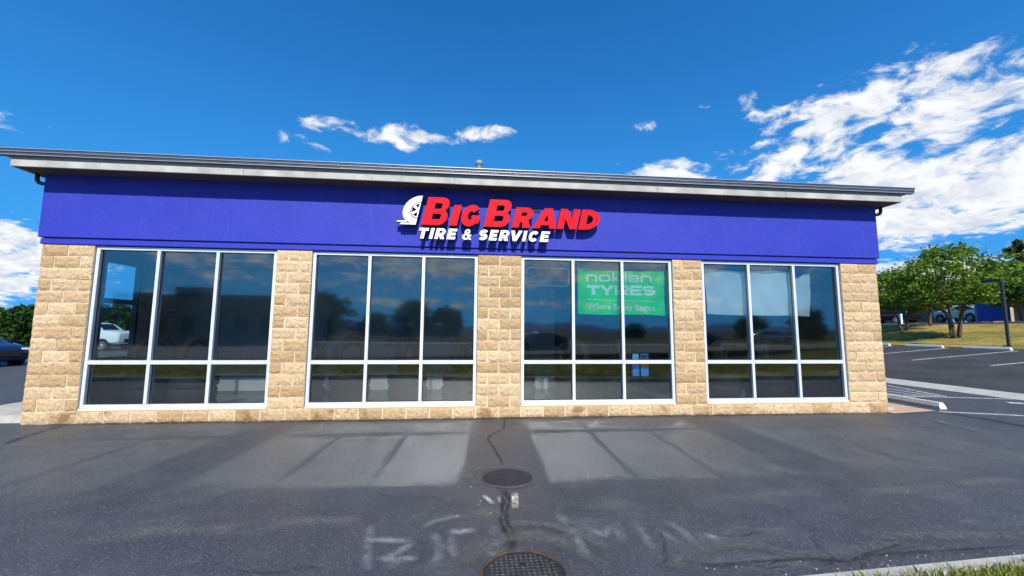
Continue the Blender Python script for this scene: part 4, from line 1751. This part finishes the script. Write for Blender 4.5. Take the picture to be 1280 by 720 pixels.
def conifer(loc, H, rad, label, seed, group, n_leaf=5500, size=.32, leaf='needle'):
    rng = np.random.default_rng(seed)
    t = thing('evergreen_tree', loc, label, 'tree', group)
    b_ = MB()
    b_.tube([(0, 0, -.2), (.05, 0, H * .4), (0, .04, H * .95)], [H * .02, H * .014, .02], 8)
    pts = []
    nb = 70
    for k in range(nb):
        zf = rng.uniform(.04, 1) ** .9
        an = rng.uniform(0, 2 * math.pi)
        ln = rad * (1 - zf) ** .62 * rng.uniform(.65, 1.2) + .12
        st = Vector((0, 0, H * zf))
        e = Vector((math.cos(an) * ln, math.sin(an) * ln, H * zf - ln * rng.uniform(-.12, .22)))
        b_.tube([st, st.lerp(e, .95)], [.035, .01], 5)
        m_ = n_leaf // nb
        f = rng.uniform(.12, 1.05, m_)
        q = np.array(st)[None] * (1 - f[:, None]) + np.array(e)[None] * f[:, None]
        q = q + rng.normal(size=(m_, 3)) * np.array([.16, .16, .11]) * (.5 + ln * .42)
        pts.append(q)
    b_.build('trunk', M['bark'], t, local=True)
    pos = np.concatenate(pts)
    pos[:, 2] = np.maximum(pos[:, 2], .05)
    me = leaf_mesh(pos, size * rng.uniform(.5, 1.2, len(pos)), rng, M[leaf], 'crown', .2, 1.9)
    link(bpy.data.objects.new('crown', me), t)
    return t


def at_px(u, d):
    """ground position at camera depth d for a viewing column u of the photograph"""
    lat = (u - 640) / FPX * d
    x = 7.442 + lat * math.cos(YAW) + d * math.sin(YAW)
    y = -7.714 + d * math.cos(YAW) - lat * math.sin(YAW)
    return x, y


def at_x(u, X):
    k = (u - 640) / FPX
    d = (X - 7.442) / (k * math.cos(YAW) + math.sin(YAW))
    return X, at_px(u, d)[1]


def on(p, dz=0.0):
    return (p[0], p[1], terr(*p) + dz)


tree('shade_tree', on(at_x(1192, 35.0)), 5.2, 2.45, 'bright green multi-stemmed tree on the lawn beside the lamp post', n_leaf=11500, size=.105, seed=4, stems=4, base=.26, group='trees on the right lawn', crown_low=.47, spread=.24)
tree('shade_tree', on(at_x(1128, 37.2)), 4.1, 2.4, 'green tree on the lawn just right of the shop corner', n_leaf=9500, size=.11, seed=8, stems=2, base=.28, group='trees on the right lawn', crown_low=.42, spread=.25)
tree('shade_tree', on(at_x(1162, 39.6)), 3.6, 1.5, 'small tree with a thin single trunk at the back of the lawn', n_leaf=4200, size=.14, seed=15, stems=1, base=.34, group='trees on the right lawn', crown_low=.40)
tree('shade_tree', on(at_x(1280, 50.5)), 4.6, 2.9, 'loose green tree beside the blue gate at the right edge', n_leaf=8000, size=.17, seed=17, stems=2, base=.3, group='trees on the right lawn', crown_low=.34)
tree('shade_tree', on(at_x(1246, 57.5)), 4.6, 2.8, 'green tree rising behind the blue gate', n_leaf=7000, size=.18, seed=19, stems=2, base=.3, crown_low=.3)
conifer(on(at_x(1284, 62)), 8.0, 3.0, 'dark olive evergreen far behind at the right edge', 23, None, 6000, .34, 'leaf_olive')
tree('shade_tree', on(at_x(1095, 52)), 5.2, 3.4, 'dark green tree behind the shop corner, beyond the drive', leaf='leaf_dark', n_leaf=8000, size=.2, seed=29, stems=1, base=.25, crown_low=.25)
tree('shade_tree', on(at_x(1150, 58)), 4.8, 3.4, 'dark green tree beyond the drive, behind the lawn trees', leaf='leaf_dark', n_leaf=8000, size=.2, seed=31, stems=1, base=.25, crown_low=.22)
tree('shade_tree', on(at_x(1200, 60)), 4.4, 3.0, 'dark green tree beyond the parked white car', leaf='leaf_dark', n_leaf=7000, size=.2, seed=33, stems=1, base=.25, crown_low=.28)

# evergreens and hillside beyond the left car
GRP = 'evergreens behind the left car park'
CON = [(46, 33, 3.4, 2.2, 'dark evergreen closest to the left shop corner'), (27, 36, 3.4, 2.6, 'dark evergreen above the dark blue car bonnet'),
       (4, 38, 3.0, 2.4, 'evergreen at the left edge of the picture above the car roof'), (70, 34, 3.6, 2.4, 'evergreen hidden by the left stone pier, seen through the end window'),
       (95, 35, 3.9, 2.6, 'evergreen behind the white pickup, left of its cab'), (125, 36, 4.0, 2.6, 'evergreen behind the cab of the white pickup'),
       (150, 37, 4.1, 2.6, 'evergreen behind the bonnet of the white pickup'), (178, 36, 3.9, 2.5, 'evergreen right of the white pickup, seen through the window'),
       (205, 37, 3.9, 2.5, 'last evergreen to the right behind the shop windows')]
for i, (u, d, H, r_, nm) in enumerate(CON):
    p = at_px(u, d)
    conifer((p[0], p[1], terr(*p)), H * (.97 if u in (46, 27) else .72 if u < 20 else .9), r_ * .8, nm, 40 + i, GRP, 6000, .22)
tree('shade_tree', (*at_px(14, 52), 0), 3.3, 2.6, 'pale green round tree between the evergreens and the hill', leaf='leaf_dark', n_leaf=7000, size=.26, seed=51, stems=1, base=.25, crown_low=.2)
tree('shade_tree', (*at_px(-12, 48), 0), 3.2, 2.6, 'mid green tree at the far left edge below the hill', leaf='leaf', n_leaf=7000, size=.24, seed=52, stems=1, base=.25, crown_low=.2)
p = at_px(168, 26)
tree('shade_tree', (p[0] + 1.2, p[1], 0), 5.2, 1.0, 'thin tree whose top shows through the end window', leaf='leaf_dark', n_leaf=500, size=.16, seed=53, stems=1, base=.55, crown_low=.72)
# hillside
b = MB()
vs, fs = [], []
random.seed(9)
NX, NY = 60, 8
for j in range(NY):
    for i in range(NX):
        x = -620 + i * 14
        y = 170 + j * 40 - .15 * (x + 620)
        z = (11 + 3.2 * math.sin(i * .33) + 2.2 * math.sin(i * .9 + 2)) * sstep(j / (NY - 1), 0, .9) + random.uniform(-.6, .9) * (j > 0) - .5
        vs.append((x, y, z))
for j in range(NY - 1):
    for i in range(NX - 1):
        fs.append((j * NX + i, j * NX + i + 1, (j + 1) * NX + i + 1, (j + 1) * NX + i))
b.add(vs, fs)
struct(b.build('wooded_hill', M['hill']))
rng = np.random.default_rng(77)
V = np.array(vs)
pk = V[rng.integers(NX, len(V), 26000)] + rng.normal(size=(26000, 3)) * np.array([8, 14, .8])
me = leaf_mesh(pk + np.array([0, 0, .8]), rng.uniform(1.0, 2.4, len(pk)), rng, M['needle'], 'hill_woodland', .2)
o = bpy.data.objects.new('hill_woodland', me)
link(o)
o['kind'] = 'stuff'
o['label'] = 'dark scrub woodland covering the far left hillside'
o['category'] = 'woodland'


# ------------------------------------------------------------------ vehicles
def car(name, loc, rz, label, cat, paint, L=4.5, H=1.43, Wd=1.80, style='sedan', group=None):
    """front towards +X; parts: body, windows, wheels, lamps, mirrors"""
    t = thing(name, loc, label, cat, group, rz)
    hw = Wd / 2
    s = L / 4.5
    k = H / 1.43
    if style == 'sedan':
        st = [(2.25, .30, .50, .60, .62, .72), (2.12, .20, .56, .69, .73, .84), (1.60, .18, .62, .82, .87, .955), (.95, .18, .64, .90, .97, .985),
              (.18, .18, .65, .93, 1.36, 1.0), (-.20, .18, .65, .94, 1.42, 1.0), (-.95, .18, .66, .96, 1.42, 1.0), (-1.45, .18, .66, .98, 1.34, .99),
              (-1.92, .20, .66, 1.0, 1.06, .97), (-2.15, .24, .62, .98, 1.02, .90), (-2.25, .34, .60, .90, .92, .80)]
        cab = (3, 8)
    elif style == 'wagon':
        st = [(2.25, .30, .50, .60, .62, .72), (2.12, .20, .56, .69, .73, .84), (1.60, .18, .62, .82, .87, .955), (.98, .18, .64, .90, .97, .985),
              (.28, .18, .65, .93, 1.33, 1.0), (-.15, .18, .65, .94, 1.42, 1.0), (-.95, .18, .66, .96, 1.43, 1.0), (-1.70, .18, .66, .98, 1.40, .99),
              (-2.10, .22, .66, .98, 1.22, .95), (-2.20, .24, .62, .94, 1.02, .90), (-2.25, .34, .60, .88, .90, .85)]
        cab = (3, 8)
    else:   # tall body: pickup / suv
        st = [(2.25, .42, .62, .82, .86, .84), (2.16, .34, .66, .90, .95, .93), (1.70, .32, .68, .96, 1.00, .985), (1.08, .32, .70, .98, 1.04, 1.0),
              (.62, .32, .70, 1.0, 1.36, 1.0), (.30, .32, .70, 1.0, 1.42, 1.0), (-.60, .32, .70, 1.0, 1.43, 1.0), (-1.70, .32, .70, 1.0, 1.42, 1.0),
              (-2.14, .34, .70, 1.0, 1.34, .98), (-2.20, .36, .68, .98, 1.04, .96), (-2.25, .42, .66, .94, .96, .94)]
        cab = (3, 8)
    rows = []
    for i, (x, zb, zm, zbelt, zt, wf) in enumerate(st):
        x *= s
        zb, zm, zbelt, zt = zb * k, zm * k, zbelt * k, zt * k
        w = hw * wf
        cabin = zt - zbelt > .15 * k
        wr = w * (.70 if style != 'suv' else .80) if cabin else w * .86
        half = [(0, zb), (w * .80, zb), (w * .97, zb + .10 * k), (w, zm), (w * .965, zbelt), (wr, zt - (.045 if cabin else .012) * k), (wr * .72, zt), (0, zt + .012)]
        rows.append([(x, y, z) for (y, z) in half] + [(x, -y, z) for (y, z) in half[-2:0:-1]])
    n_ = len(rows[0])
    vs = [p for r_ in rows for p in r_]
    fs = []
    for i in range(len(rows) - 1):
        for j in range(n_):
            fs.append((i * n_ + j, i * n_ + (j + 1) % n_, (i + 1) * n_ + (j + 1) % n_, (i + 1) * n_ + j))
    fs += [tuple(range(n_))[::-1], tuple((len(rows) - 1) * n_ + j for j in range(n_))]
    b_ = MB()
    b_.add(vs, fs, True)
    body = b_.build('body', paint, t, local=True, fixn=True)
    mod = body.modifiers.new('bevel', 'BEVEL')
    mod.width = .02
    mod.segments = 2
    mod.limit_method = 'ANGLE'
    mod.angle_limit = R(28)

    def pane(quad, inset, off, nm):
        q = [Vector(p) for p in quad]
        c = sum(q, Vector()) / len(q)
        nr = Vector((0, 0, 0))
        for i_ in range(len(q)):
            nr += (q[i_] - c).cross(q[(i_ + 1) % len(q)] - c)
        nr.normalize()
        if nr.dot(c - Vector((c.x * .8, 0, c.z * .4))) < 0:
            nr = -nr
        vv = [p.lerp(c, inset) + nr * off for p in q]
        vb = [p - nr * (off + .02) for p in vv]
        mm = MB()
        m0 = len(q)
        mm.add(vv + vb, [tuple(range(m0))] + [(i_, (i_ + 1) % m0, m0 + (i_ + 1) % m0, m0 + i_) for i_ in range(m0)])
        mm.build(nm, M['car_glass'], t, local=True, fixn=True)
    c0, c1 = cab
    for sgn in (0, 1):
        j0, j1 = (4, 5) if sgn == 0 else (n_ - 4, n_ - 5)
        cuts = [(c0, c0 + 3), (c0 + 3, c1)] if style != 'suv' else [(c0 + 1, c0 + 3), (c0 + 3, c1)]
        for (a_, e_) in cuts:
            lo = [rows[i][j0] for i in range(a_, e_ + 1)]
            hi = [rows[i][j1] for i in range(a_, e_ + 1)]
            if a_ == c0:
                hi = hi[1:]
            poly = lo + hi[::-1]
            pane(poly, .10, .008, 'side_window')
    fr = rows[c0], rows[c0 + 1]
    pane([fr[0][6], fr[1][6], fr[1][n_ - 6], fr[0][n_ - 6]], .06, .01, 'windscreen')
    rr_ = rows[c1 - 1], rows[c1]
    pane([rr_[0][6], rr_[1][6], rr_[1][n_ - 6], rr_[0][n_ - 6]], .08, .01, 'rear_window')
    wr_ = .335 * (1.0 if style != 'suv' else 1.18)
    for wx in (1.38 * s, -1.36 * s):
        for sg in (1, -1):
            ar = MB()
            ar.lathe([(0, hw * .80), (wr_ * 1.14, hw * .80), (wr_ * 1.14, hw * 1.006), (0, hw * 1.006)], (0, 0, 0), 'y', 28)
            ar.v = [(p[0] + wx, p[1] * sg, p[2] + wr_) for p in ar.v]
            ar.build('wheel_arch', M['black'], t, local=True, fixn=True)
            ty = MB()
            ty.lathe([(wr_ * .66, -.09), (wr_ * .92, -.10), (wr_, -.07), (wr_, .07), (wr_ * .92, .10), (wr_ * .66, .09)], (0, 0, 0), 'y', 32, True)
            yo = hw * .93
            ty.v = [(p[0] + wx, p[1] + yo * sg, p[2] + wr_) for p in ty.v]
            wh = ty.build('wheel', M['rubber'], t, local=True, fixn=True)
            rm = MB()
            rm.lathe([(wr_ * .70, .07), (wr_ * .70, .085), (wr_ * .62, .088), (wr_ * .60, .05)], (0, 0, 0), 'y', 32)
            rm.lathe([(0, .09), (wr_ * .16, .088), (wr_ * .18, .05)], (0, 0, 0), 'y', 16)
            for q in range(9):
                a_ = 2 * math.pi * q / 9
                ca, sa = math.cos(a_), math.sin(a_)
                pts_ = []
                for (r_, wdt) in ((wr_ * .14, .026), (wr_ * .64, .020)):
                    for sd in (-1, 1):
                        pts_.append((r_ * ca - sd * wdt * sa, .080, r_ * sa + sd * wdt * ca))
                pb = [(p[0], p[1] - .03, p[2]) for p in pts_]
                rm.add(pts_ + pb, [(0, 1, 3, 2), (0, 2, 6, 4), (1, 5, 7, 3)])
            rm.v = [(p[0] + wx, (p[1] + yo + .004) * sg, p[2] + wr_) for p in rm.v]
            rm.build('rim', M['rim'], wh, local=True, fixn=True)
    for sg in (1, -1):
        for (xa, zc, m_, nm, wz) in ((2.16 * s, .66 * k if style != 'suv' else .82 * k, M['lamp_glass'], 'headlight', .075), (-2.14 * s, .86 * k, M['tail_red'], 'tail_light', .09)):
            q = MB()
            sx = 1 if xa > 0 else -1
            y0_ = hw * (.50 if sx > 0 else .62)
            y1_ = hw * (.865 if sx > 0 else .93)
            q.box((min(xa - .20 * sx, xa + .04 * sx), min(y0_ * sg, y1_ * sg), zc - wz), (max(xa - .20 * sx, xa + .04 * sx), max(y0_ * sg, y1_ * sg), zc + wz), .03)
            q.build(nm, m_, t, local=True)
        q = MB()
        q.box((.72 * s, min(hw * .94 * sg, hw * 1.12 * sg), .92 * k), (.90 * s, max(hw * .94 * sg, hw * 1.12 * sg), 1.05 * k), .03)
        q.build('mirror', paint, t, local=True)
        for xh in (-.05, -1.0):
            q = MB()
            q.box((xh * s - .1, min(hw * .97 * sg, hw * 1.015 * sg), .80 * k), (xh * s + .1, max(hw * .97 * sg, hw * 1.015 * sg), .835 * k), .008)
            q.build('door_handle', M['rim'] if style == 'wagon' else paint, t, local=True)
    q = MB()
    q.box((2.2 * s, -hw * .45, .40 * k), (2.275 * s, hw * .45, .60 * k), .02)
    q.build('grille', M['black'], t, local=True)
    return t


cx_, cy_ = at_px(-38, 17.0)
car('parked_car', (cx_, cy_, .0), R(-14), 'dark blue car parked beyond the left corner of the shop', 'car', M['navy_paint'], 4.6, 1.45, 1.82, 'wagon')
cx_, cy_ = at_px(122, 29)
car('parked_pickup', (cx_, cy_, .0), R(-6), 'white tall pickup seen through the first shop window', 'pickup', M['white_paint'], 5.2, 1.95, 1.95, 'suv')
p = at_x(1206, 54)
car('parked_car', (p[0], p[1], terr(*p)), R(80), 'white car parked behind the multi-stemmed tree, left of the blue gate', 'car', M['white_paint'], 4.6, 1.6, 1.85, 'suv')
p = at_x(1110, 50.5)
car('parked_car', (p[0], p[1], terr(*p)), R(95), 'dark car parked in tree shade by the right shop corner', 'car', M['black_paint'], 4.7, 1.6, 1.85, 'suv')
# reflected in the glass: traffic and parked cars on the street behind the camera
car('street_car', (11.6, -20.2, .03), R(180), 'dark sedan on the street mirrored in the third window', 'car', M['black_paint'], 4.7, 1.45, 1.85, 'sedan')
car('street_car', (30.5, -32.0, .2), R(5), 'dark wagon mirrored in the left pane of the fourth window', 'car', M['navy_paint'], 4.7, 1.5, 1.85, 'wagon')
car('street_car', (39.5, -33.0, .4), R(3), 'silver sedan mirrored in the middle pane of the fourth window', 'car', M['silver_paint'], 4.6, 1.45, 1.85, 'sedan')

# ------------------------------------------------------------------ right background: enclosure with blue gate
y0 = at_x(1261, 52)[1]
y1 = at_x(1221, 52)[1]
GZ = terr(52, 23)
EN = thing('trash_enclosure', (53.5, (y0 + y1) / 2, GZ), 'trash enclosure with bright blue steel gates and tan block walls', 'enclosure')
ym = (y0 + y1) / 2
for (a, c) in ((y0 + .1, ym - .01), (ym + .01, y1)):
    b = MB()
    b.box((52.0, a, GZ + .08), (52.06, c, GZ + 1.68))
    n_ = 8
    for i in range(n_):
        yy = a + (c - a) * (i + .5) / n_
        b.box((51.975, yy - .03, GZ + .1), (51.999, yy + .03, GZ + 1.66))
    b.build('gate_leaf', M['blue_gate'], EN)
b = MB()
b.box((51.93, y0 - .04, GZ - .1), (52.1, y0 + .08, GZ + 1.8))
b.build('gate_post', M['blue_gate'], EN)
b = MB()
b.box((51.8, y0 - 4.6, GZ - .1), (52.1, y0 - .45, GZ + 1.78))
b.build('front_wall', M['tan_block'], EN)
b = MB()
b.box((52.6, y0 - 4.4, GZ - .1), (56, y0 - .5, GZ + 1.7))
b.build('side_wall', M['tan_block'], EN)
b = MB()
b.box((52.2, y1 + .02, GZ - .1), (56, y1 + .3, GZ + 1.7))
b.build('side_wall', M['tan_block'], EN)
b = MB()
b.box((56, y0 - 1, GZ - .1), (56.3, y1 + .3, GZ + 1.7))
b.build('rear_wall', M['tan_block'], EN)
p = at_x(1199, 50)
FH = thing('bollard', on(p), 'yellow bollard beside the tree stems in front of the white car', 'bollard')
b = MB()
b.lathe([(0, 1.15), (.07, 1.13), (.11, 1.05), (.11, -.1)], (0, 0, 0), n=14)
b.build('post', M['yellow'], FH, local=True, fixn=True)
p = at_x(1125.5, 47.0)
WP = thing('marker_post', on(p), 'slim white marker post by the far drive', 'post')
b = MB()
b.box((-.09, -.09, -.1), (.09, .09, .95), .02)
b.build('post', M['white_paint'], WP, local=True)
b = MB()
b.box((56, 30, terr(58, 30) - .2), (56.4, 62, terr(58, 30) + 1.9))
tag(b.build('boundary_wall', M['tan_block']), 'long brown wall behind the trees at the right', 'wall')

# ------------------------------------------------------------------ behind the camera, mirrored in the panes
AB = thing('neighbour_building', (-20, -40, 0), 'flat roofed building across the street with stepped parapet, mirrored in the first window', 'building')
b = MB()
b.box((-29, -52, -.1), (-12.5, -37, 4.9))
b.build('wall', M['shade_building'], AB)
b = MB()
b.box((-23.2, -38.2, 4.9), (-20.2, -36.9, 5.9))
b.box((-29.1, -52.1, 4.9), (-12.4, -36.9, 5.1))
b.build('parapet', M['shade_building'], AB)
for k in range(6):
    b = MB()
    x = -27.6 + k * 2.6
    b.box((x, -36.99, 1.0), (x + 1.3, -36.9, 2.9))
    b.build('window', M['car_glass'], AB)
b = MB()
b.box((-36, -56, -.1), (-29.2, -39, 3.7))
b.build('low_wing', M['shade_building'], AB)
for i, (u, d, H, r_, nm) in enumerate(((408, 60, 6.6, 3.6, 'big dark tree mirrored in the left pane of the second window'), (515, 62, 5.6, 3.3, 'round dark tree mirrored in the middle of the second window'),
                                      (556, 64, 5.0, 2.8, 'dark tree mirrored beside the right pane of the second window'), (470, 75, 4.0, 3.0, 'low dark tree mirrored behind two taller ones'),
                                      (940, 66, 4.2, 2.6, 'dark tree mirrored in the fourth window above parked cars'), (1010, 60, 4.6, 2.4, 'dark tree mirrored in the right pane of the fourth window'),
                                      (790, 90, 3.0, 2.6, 'small far tree mirrored under the green banner'))):
    x, y = at_px(u, d)
    tree('street_tree', (x, -y, 0), H, r_, nm, leaf='leaf_dark', n_leaf=5000, size=.28, seed=60 + i, stems=1, base=.3, group='trees across the street', crown_low=.12)
b = MB()
vs, fs = [], []
n_ = 120
random.seed(4)
for i in range(n_):
    x = -7000 + i * 120
    h = 60 + 22 * math.sin(i * .31) + 14 * math.sin(i * .83 + 1) + 8 * math.sin(i * 1.9) + random.uniform(-5, 5)
    vs += [(x, -4200, -5), (x, -4700, max(20, h)), (x, -5400, -5)]
for i in range(n_ - 1):
    fs += [(i * 3, (i + 1) * 3, (i + 1) * 3 + 1, i * 3 + 1), (i * 3 + 1, (i + 1) * 3 + 1, (i + 1) * 3 + 2, i * 3 + 2)]
b.add(vs, fs, True)
struct(b.build('mountains', M['mountain'], fixn=True))

# ------------------------------------------------------------------ grass
rng = np.random.default_rng(12)


def grass(name, n, xr, yr, h, w, label, m, ground):
    x = rng.uniform(*xr, n)
    y = rng.uniform(*yr, n)
    keep = np.array([yy < kerb_y(xx) - .105 for xx, yy in zip(x, y)])
    x, y = x[keep], y[keep]
    n = len(x)
    z = np.array([ground(a, c) for a, c in zip(x, y)])
    hh = h * rng.uniform(.45, 1.25, n)
    a = rng.uniform(0, 2 * np.pi, n)
    le = rng.uniform(.1, .75, n) * hh
    la = rng.uniform(0, 2 * np.pi, n)
    v = np.empty((n, 5, 3))
    dx_, dy_ = np.cos(a) * w / 2, np.sin(a) * w / 2
    v[:, 0] = np.stack([x - dx_, y - dy_, z], 1)
    v[:, 1] = np.stack([x + dx_, y + dy_, z], 1)
    mx_, my_ = x + np.cos(la) * le * .35, y + np.sin(la) * le * .35
    v[:, 2] = np.stack([mx_ + dx_ * .8, my_ + dy_ * .8, z + hh * .6], 1)
    v[:, 3] = np.stack([x + np.cos(la) * le, y + np.sin(la) * le, z + hh], 1)
    v[:, 4] = np.stack([mx_ - dx_ * .8, my_ - dy_ * .8, z + hh * .6], 1)
    me = bpy.data.meshes.new(name)
    me.vertices.add(n * 5)
    me.vertices.foreach_set('co', v.reshape(-1))
    me.loops.add(n * 5)
    me.loops.foreach_set('vertex_index', np.arange(n * 5, dtype=np.int32))
    me.polygons.add(n)
    me.polygons.foreach_set('loop_start', np.arange(0, n * 5, 5, dtype=np.int32))
    me.polygons.foreach_set('loop_total', np.full(n, 5, dtype=np.int32))
    me.materials.append(m)
    me.update()
    o_ = bpy.data.objects.new(name, me)
    link(o_)
    o_['kind'] = 'stuff'
    o_['label'] = label
    o_['category'] = 'grass'
    return o_


grass('grass', 42000, (8.5, 14), (-6.4, -5.0), .066, .007, 'green and straw coloured grass behind the kerb at the lower right', M['blade'], lambda x, y: .10)
grass('rough_grass', 26000, (-14, 30), (-12.3, -6.4), .22, .02, 'taller rough grass strip along the street, mirrored low in the windows', M['blade'], lambda x, y: .10 + terr(x, -5))

# ------------------------------------------------------------------ grit, hairline cracks, collars
rg = random.Random(31)
gb = MB()
spots = [(rg.uniform(.2, 15.8), -.06 - abs(rg.gauss(0, .07))) for _ in range(90)]
spots += [(7.8 + rg.gauss(0, .3), -3.6 + rg.gauss(0, .3)) for _ in range(14)]
spots += [(rg.uniform(9, 12), -5.05 + rg.uniform(0, .2)) for _ in range(40)]
for (x, y) in spots:
    r_ = rg.uniform(.003, .008)
    a0 = rg.uniform(0, 6.28)
    k1, k2 = rg.uniform(.6, 1.3), rg.uniform(.6, 1.2)
    ring_ = [(x + r_ * k1 * math.cos(a0 + i * 1.2566), y + r_ * k2 * math.sin(a0 + i * 1.2566), .001) for i in range(5)]
    up_ = [(x + .6 * r_ * math.cos(a0 + .5 + i * 2.094), y + .6 * r_ * math.sin(a0 + .5 + i * 2.094), r_ * rg.uniform(.7, 1.2)) for i in range(3)]
    gb.add(ring_ + up_, [(0, 1, 5), (1, 2, 6), (2, 3, 6), (3, 4, 7), (4, 0, 7), (0, 5, 7), (1, 6, 5), (3, 7, 6), (5, 6, 7)])
go = gb.build('grit', M['concrete'], fixn=True)
go['kind'] = 'stuff'
go['label'] = 'loose pale grit scattered over the asphalt along the wall'
go['category'] = 'grit'
rg = random.Random(8)
random.seed(8)
for k in range(13):
    x, y = (rg.uniform(8.6, 12.0), rg.uniform(-5.0, -4.5)) if k < 6 else (rg.uniform(6.2, 9.6), rg.uniform(-4.9, -3.2)) if k < 10 else (rg.uniform(1, 15), rg.uniform(-2.5, -.2))
    a = rg.uniform(0, 6.28)
    pts = [(x, y)]
    for j in range(rg.randint(4, 8)):
        a += rg.uniform(-.8, .8)
        x += math.cos(a) * .12
        y += math.sin(a) * .09
        pts.append((x, y))
    soft_ribbon(pts, .016, .0235 + .0002 * k, 'hairline_crack', M['tar'], lot, core=.5, sub=3, wob=.006)
for (cx0, cy0, rr0, a0, a1, w0) in ((7.85, -3.09, .40, 100, 215, .12), (7.81, -4.86, .46, 25, 160, .20), (7.81, -4.86, .68, 15, 95, .14), (7.85, -3.09, .33, 0, 350, .05)):
    pts = [(cx0 + rr0 * math.cos(R(a0 + (a1 - a0) * i / 12)), cy0 + rr0 * math.sin(R(a0 + (a1 - a0) * i / 12))) for i in range(13)]
    soft_ribbon(pts, w0, .0262 + .0004 * rr0, 'residue_band', M['dust'], lot, core=.3, sub=2, wob=.008)
